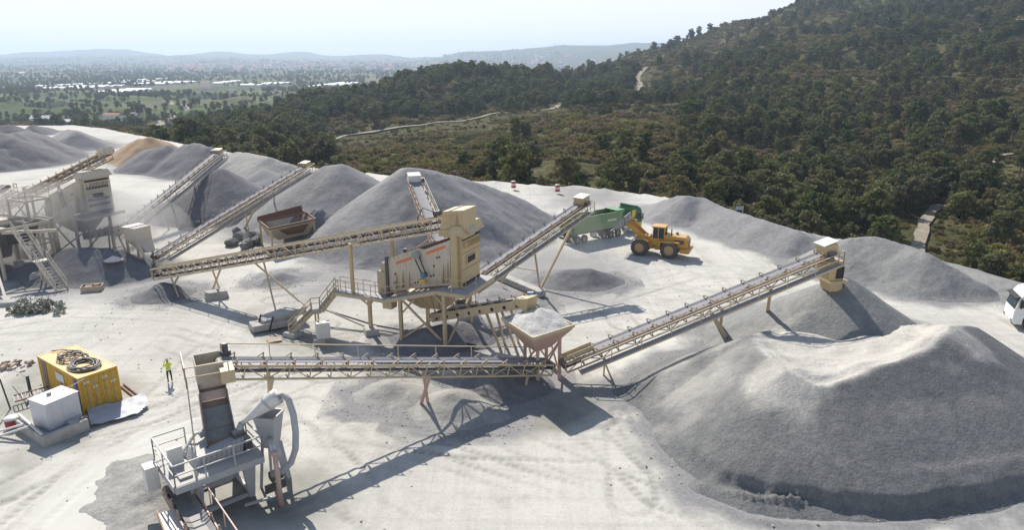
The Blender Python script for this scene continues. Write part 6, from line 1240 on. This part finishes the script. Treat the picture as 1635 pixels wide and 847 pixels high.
# white truck cut by the right edge
wt = thing('white_truck', 'white tipper truck with dark visor entering from the right edge', 'truck', (44.2, 55.7, 0), math.atan2(.34, -.94))
TWH = paint('truck_white', (.78, .78, .77), .35, 0, .1, wearamt=.05); TGREY = paint('truck_grey_plastic', (.10, .10, .11), .6, 0, .2)
wc = MB().prism([(-1.15, .55), (-.62, .55), (-.62, 1.0), (-.45, 1.15), (.45, 1.15), (.62, 1.0), (.62, .45), (1.25, .45), (1.4, .7), (1.38, 1.6), (1.12, 2.75), (.75, 3.35), (-1.15, 3.5)], 'y', -1.22, 1.22).build('cab', TWH, wt, bevel=.07)
for s in (-1, 1):
    y0 = s * 1.2; y1 = s * 1.235; a, b = sorted((y0, y1))
    MB().prism([(-.55, 1.95), (1.0, 1.95), (.9, 2.65), (-.55, 2.65)], 'y', a, b).build('side_window', GLASS, wc); MB().prism([(-.72, 1.0), (-.66, 1.0), (-.6, 3.2), (-.68, 3.2)], 'y', a, b).build('door_seam', TGREY, wc)
    MB().span((-.35, min(s * 1.2, s * 1.25), 1.5), (-.15, max(s * 1.2, s * 1.25), 1.62)).build('door_handle', BLACK, wc); MB().span((.95, s * 1.38 - .1, 1.95), (1.08, s * 1.38 + .1, 2.65)).bar((.95, s * 1.2, 2.68), (1.0, s * 1.4, 2.68), .06).build('mirror', BLACK, wc)
    MB().span((1.05, min(s * .75, s * 1.15), .62), (1.41, max(s * .75, s * 1.15), .85)).build('headlight', GLASS, wc)
MB().add([(1.36, -1.1, 1.8), (1.36, 1.1, 1.8), (1.13, 1.1, 2.72), (1.13, -1.1, 2.72), (1.4, -1.1, 1.8), (1.4, 1.1, 1.8), (1.17, 1.1, 2.72), (1.17, -1.1, 2.72)], [(0, 1, 2, 3), (7, 6, 5, 4), (0, 4, 5, 1), (1, 5, 6, 2), (2, 6, 7, 3), (3, 7, 4, 0)]).build('windscreen', GLASS, wc)
MB().add([(1.1, -1.2, 2.85), (1.1, 1.2, 2.85), (1.5, 1.2, 2.72), (1.5, -1.2, 2.72), (1.1, -1.2, 2.9), (1.1, 1.2, 2.9), (1.5, 1.2, 2.76), (1.5, -1.2, 2.76)], [(0, 1, 2, 3), (7, 6, 5, 4), (0, 4, 5, 1), (1, 5, 6, 2), (2, 6, 7, 3), (3, 7, 4, 0)]).build('sun_visor', BLACK, wc)
MB().prism([(.7, 3.38), (-1.1, 3.52), (-1.1, 4.0), (-.4, 3.9)], 'y', -1.1, 1.1).build('roof_deflector', TWH, wc, bevel=.06)
MB().span((-8.0, -.5, .75), (1.0, .5, 1.05)).build('chassis', DARKS, wt); MB().prism([(-8.0, 1.3), (-1.5, 1.3), (-1.4, 2.9), (-8.3, 2.9)], 'y', -1.25, 1.25).build('tipper_body', TWH, wt, bevel=.03)
for x in (0.0, -5.0, -6.4):
    for y in (-1.02, 1.02): wheel(wt, (x, y, .54), .54, .36, GREYP)
# ================================================================== PERSON
def person(loc, rz, label):
    sk = [((0, 0, .95), .13), ((.0, .10, .92), .085), ((.02, .12, .50), .06), ((-.02, .13, .09), .045), ((.13, .14, .04), .04), ((0, -.10, .92), .085), ((.0, -.12, .50), .06), ((-.03, -.13, .09), .045), ((.12, -.14, .04), .04),
          ((0, 0, 1.18), .13), ((0, 0, 1.40), .14), ((.01, 0, 1.53), .055), ((.02, 0, 1.60), .06), ((.03, 0, 1.70), .095), ((.02, 0, 1.78), .07),
          ((0, .20, 1.42), .06), ((.10, .30, 1.20), .045), ((.24, .12, 1.52), .036), ((.26, .08, 1.58), .034), ((0, -.20, 1.42), .06), ((.10, -.30, 1.20), .045), ((.24, -.12, 1.52), .036), ((.26, -.08, 1.58), .034)]
    ed = [(0, 1), (1, 2), (2, 3), (3, 4), (0, 5), (5, 6), (6, 7), (7, 8), (0, 9), (9, 10), (10, 11), (11, 12), (12, 13), (13, 14), (10, 15), (15, 16), (16, 17), (17, 18), (10, 19), (19, 20), (20, 21), (21, 22)]
    me = bpy.data.meshes.new('person'); me.from_pydata([Vector(p) for p, r in sk], ed, []); o = bpy.data.objects.new('person', me); COL.objects.link(o); o.location = loc; o.rotation_euler = (0, 0, rz)
    md = o.modifiers.new('skin', 'SKIN'); md.use_smooth_shade = True
    for v, (p, r) in zip(me.skin_vertices[0].data, sk): v.radius = (r, r)
    me.skin_vertices[0].data[0].use_root = True; ss = o.modifiers.new('sub', 'SUBSURF'); ss.levels = 1; ss.render_levels = 2
    m, n, b, L = nodes_of('work_clothes'); tcn = n.nodes.new('ShaderNodeTexCoord'); sx = n.nodes.new('ShaderNodeSeparateXYZ'); L(tcn.outputs['Object'], sx.inputs[0])
    r_ = ramp(n, mth(n, 'MULTIPLY', sx.outputs[2], .5), [(0, (.02, .02, .02)), (.05, (.035, .04, .06)), (.47, (.62, .75, .03)), (.755, (.38, .22, .15))]); n.nodes[r_.node.name].color_ramp.interpolation = 'CONSTANT'; L(r_, b.inputs['Base Color']); b.inputs['Roughness'].default_value = .8
    me.materials.append(m); tag(o, label, 'person')
    hm = MB(); hm.add(*(lambda n_: ([(.035 + .13 * math.cos(a) * math.cos(e), .115 * math.sin(a) * math.cos(e), 1.735 + .13 * math.sin(e)) for e in [k * .31 for k in range(6)] for a in [2 * math.pi * i / n_ for i in range(n_)]], [(j * n_ + i, j * n_ + (i + 1) % n_, (j + 1) * n_ + (i + 1) % n_, (j + 1) * n_ + i) for j in range(5) for i in range(n_)]))(14)); hm.tube([(.05, 0, 1.735), (.05, 0, 1.75)], .155, 14); hm.build('helmet', WHITEP, o, True)
    bt = MB()
    for z in (1.08, 1.24): bt.tube([(0, 0, z), (0, 0, z + .045)], .175, 16, False)
    bt.build('reflective_band', paint('silver_tape', (.6, .6, .6), .3, 0, 0), o); fc = MB().box((.125, 0, 1.69), (.03, .03, .05)).box((.118, .035, 1.715), (.02, .025, .015)).box((.118, -.035, 1.715), (.02, .025, .015)).box((.115, 0, 1.645), (.02, .05, .012)).build('face', plain_mat('skin_dark', (.22, .12, .08), .7), o)
    return o
pp_ = G(272, 611); person(pp_, 2.4, 'worker in a bright yellow vest and white helmet standing on the pale ground')
# barrels, sign, ball
for (x, y, l) in ((820, 300, 'left of the two red and white barrels at the far quarry edge'), (890, 306, 'right of the two red and white barrels, near the middle conveyor head')):
    b = thing('warning_barrel', l, 'barrel', G(x, y, .4)); RB = bpy.data.materials.get('barrel_red') or paint('barrel_red', (.50, .04, .05), .5, 0, .15)
    MB().tube([(0, 0, 0), (0, 0, 1.2)], .42, 18).build('drum', WHITEP, b, True); MB().tube([(0, 0, .05), (0, 0, .42)], .43, 18).build('red_band', RB, b, True); MB().tube([(0, 0, .78), (0, 0, 1.16)], .43, 18).build('red_band', RB, b, True)
sgn = thing('sign_board', 'small pale sign board on posts at the edge of the scrub', 'sign', G(1180, 345, .2)); MB().span((-.55, -.03, .9), (.55, .03, 1.4)).build('board', GREYP, sgn)
for x in (-.5, .5): MB().span((x - .04, .03, -.5), (x + .04, .1, 1.35)).build('post', GREYP, sgn)
# ================================================================== THE PLAIN: greenhouses, houses, village
GH = plain_mat('greenhouse_plastic', (.50, .50, .52), .7, 0, .15, .1); WALLM = plain_mat('white_render', (.74, .72, .68), .9, 0, .1, .1); ROOFR = plain_mat('clay_tile_roof', (.34, .15, .10), .9, 0, .2, .5); ROOFG = plain_mat('pale_flat_roof', (.46, .45, .44), .9, 0, .2, .5)
def gable(label, p, l, w_, h, rz, wallm, roofm, name='house', cat='house', group=None, rh=.35):
    t = thing(name, label, cat, p, rz, group); MB().span((-l / 2, -w_ / 2, -2), (l / 2, w_ / 2, h)).build('wall', wallm, t)
    MB().prism([(-w_ / 2 * 1.08, h + .02), (w_ / 2 * 1.08, h + .02), (0, h + w_ * rh)], 'x', -l / 2 * 1.03, l / 2 * 1.03).build('roof', roofm, t)
    wn = MB()
    return t
for px_, py_, wpx, l in ((140, 141, 62, 'largest pale greenhouse on the plain at the left'), (112, 138, 22, 'short greenhouse left of the largest one'), (203, 148, 40, 'low greenhouse right below the largest one'), (268, 134, 46, 'long greenhouse slanting in the middle of the plain'), (212, 133, 18, 'small greenhouse above the low one'), (236, 129, 20, 'small far greenhouse before the hills'), (428, 136, 32, 'greenhouse before the dark tree row'), (365, 133, 14, 'tiny greenhouse between the long one and the tree row'),
                         (548, 136, 34, 'greenhouse just left of the wooded ridge'), (515, 139, 14, 'small greenhouse left of the wooded ridge'), (20, 118, 10, 'tiny pale shed at the far left of the plain'), (745, 115, 14, 'pale shed behind the wooded ridge')):
    p = hit(px_, py_); sc2 = p.y * 1.03 / FPX; t = thing('greenhouse', l, 'greenhouse', p, rng.uniform(-.15, .15), 'greenhouses on the plain'); L_, D_ = wpx * sc2, max(20, 2.5 * sc2 * FPX / 24)
    nb_ = 5
    for k in range(nb_):
        y0 = -D_ / 2 + D_ * k / nb_; arch = [(y0, -1), (y0 + D_ / nb_ * .98, -1)] + [(y0 + D_ / nb_ * (.98 - .98 * i / 6), 3 + 1.8 * math.sin(math.pi * i / 6)) for i in range(7)]; MB().prism(arch, 'x', -L_ / 2, L_ / 2).build('bay', GH, t)
big = (('pink roofed white farmhouse on the plain just beyond the quarry', 182, 193, 26, WALLM, ROOFR, 4.5), ('white flat shed left of the pink roofed farmhouse', 72, 197, 34, WALLM, ROOFG, 4), ('long pale roof near the far haul road', 112, 199, 26, ROOFG, GH, 2.5), ('small white house right of the pale track on the plain', 285, 194, 12, WALLM, ROOFG, 3.5), ('red roofed barn in the middle of the plain', 330, 142, 14, WALLM, ROOFR, 5), ('small brick coloured house by the hedges', 215, 188, 8, WALLM, ROOFR, 3.5), ('house with a red roof among the hedges at the right', 372, 149, 10, WALLM, ROOFR, 5))
for l, x, y, wpx, a, b, h in big: p = hit(x, y); s = p.y * 1.03 / FPX; gable(l, p, wpx * s, wpx * s * .5, h, rng.uniform(-.3, .3), a, b, rh=.25)
proto = []
for k, (wm, rf) in enumerate(((WALLM, ROOFR), (WALLM, ROOFG), (WALLM, ROOFR))):
    m_ = MB().span((-7, -5, -4), (7, 5, 6)); m_.cur = 1; m_.prism([(-5.4, 6.02), (5.4, 6.02), (0, 8.5 if k != 1 else 6.4)], 'x', -7.3, 7.3); o = m_.build('house', [wm, rf]); proto.append(o)
cnt = 0
for i in range(295):
    x = rng.choice([rng.uniform(250, 690), rng.uniform(30, 700), rng.uniform(700, 960)], p=[.62, .2, .18]); y = rng.uniform(96, 116) if x < 700 else rng.uniform(88, 108)
    p = hit(x, y)
    if p.y < 1500 or p.y > 7800: continue
    o = proto[i % 3] if i < 3 else proto[i % 3].copy()
    if i >= 3: COL.objects.link(o)
    o.location = p; s = rng.uniform(1.1, 2.4); o.scale = (s, s, s); o.rotation_euler = (0, 0, rng.uniform(0, 3)); tag(o, 'tiny white house of the far town under the blue hills', 'house', 'houses of the far town')
for o in proto:
    if o.location.length < 1: COL.objects.unlink(o)
# dust hanging over the left plant
def dust(label_pos, rad, dens):
    bm = bmesh.new(); bmesh.ops.create_icosphere(bm, subdivisions=3, radius=1); me = bpy.data.meshes.new('dust_cloud'); bm.to_mesh(me); bm.free()
    for pl_ in me.polygons: pl_.use_smooth = True
    m = bpy.data.materials.new('stone_dust_in_air'); m.use_nodes = True; nn = m.node_tree; nn.nodes.remove(nn.nodes['Principled BSDF']); pv = nn.nodes.new('ShaderNodeVolumePrincipled'); pv.inputs['Color'].default_value = (.95, .92, .88, 1); pv.inputs['Density'].default_value = dens; nn.links.new(pv.outputs[0], nn.nodes['Material Output'].inputs['Volume'])
    me.materials.append(m); o = bpy.data.objects.new('dust_cloud', me); COL.objects.link(o); o.location = label_pos; o.scale = rad; return tag(o, kind='stuff')
dust((-52, 78, 3.8), (11, 6, 5),   .075); dust((-44, 76, 3.5), (8, 5, 4.5), .06); dust((7.8, 71, 3), (2.2, 2.2, 4.5), .03); dust((12.5, 82, 1.4), (3.5, 2.5, 1.8), .015); dust((-58, 74, 4), (9, 6, 5), .04)
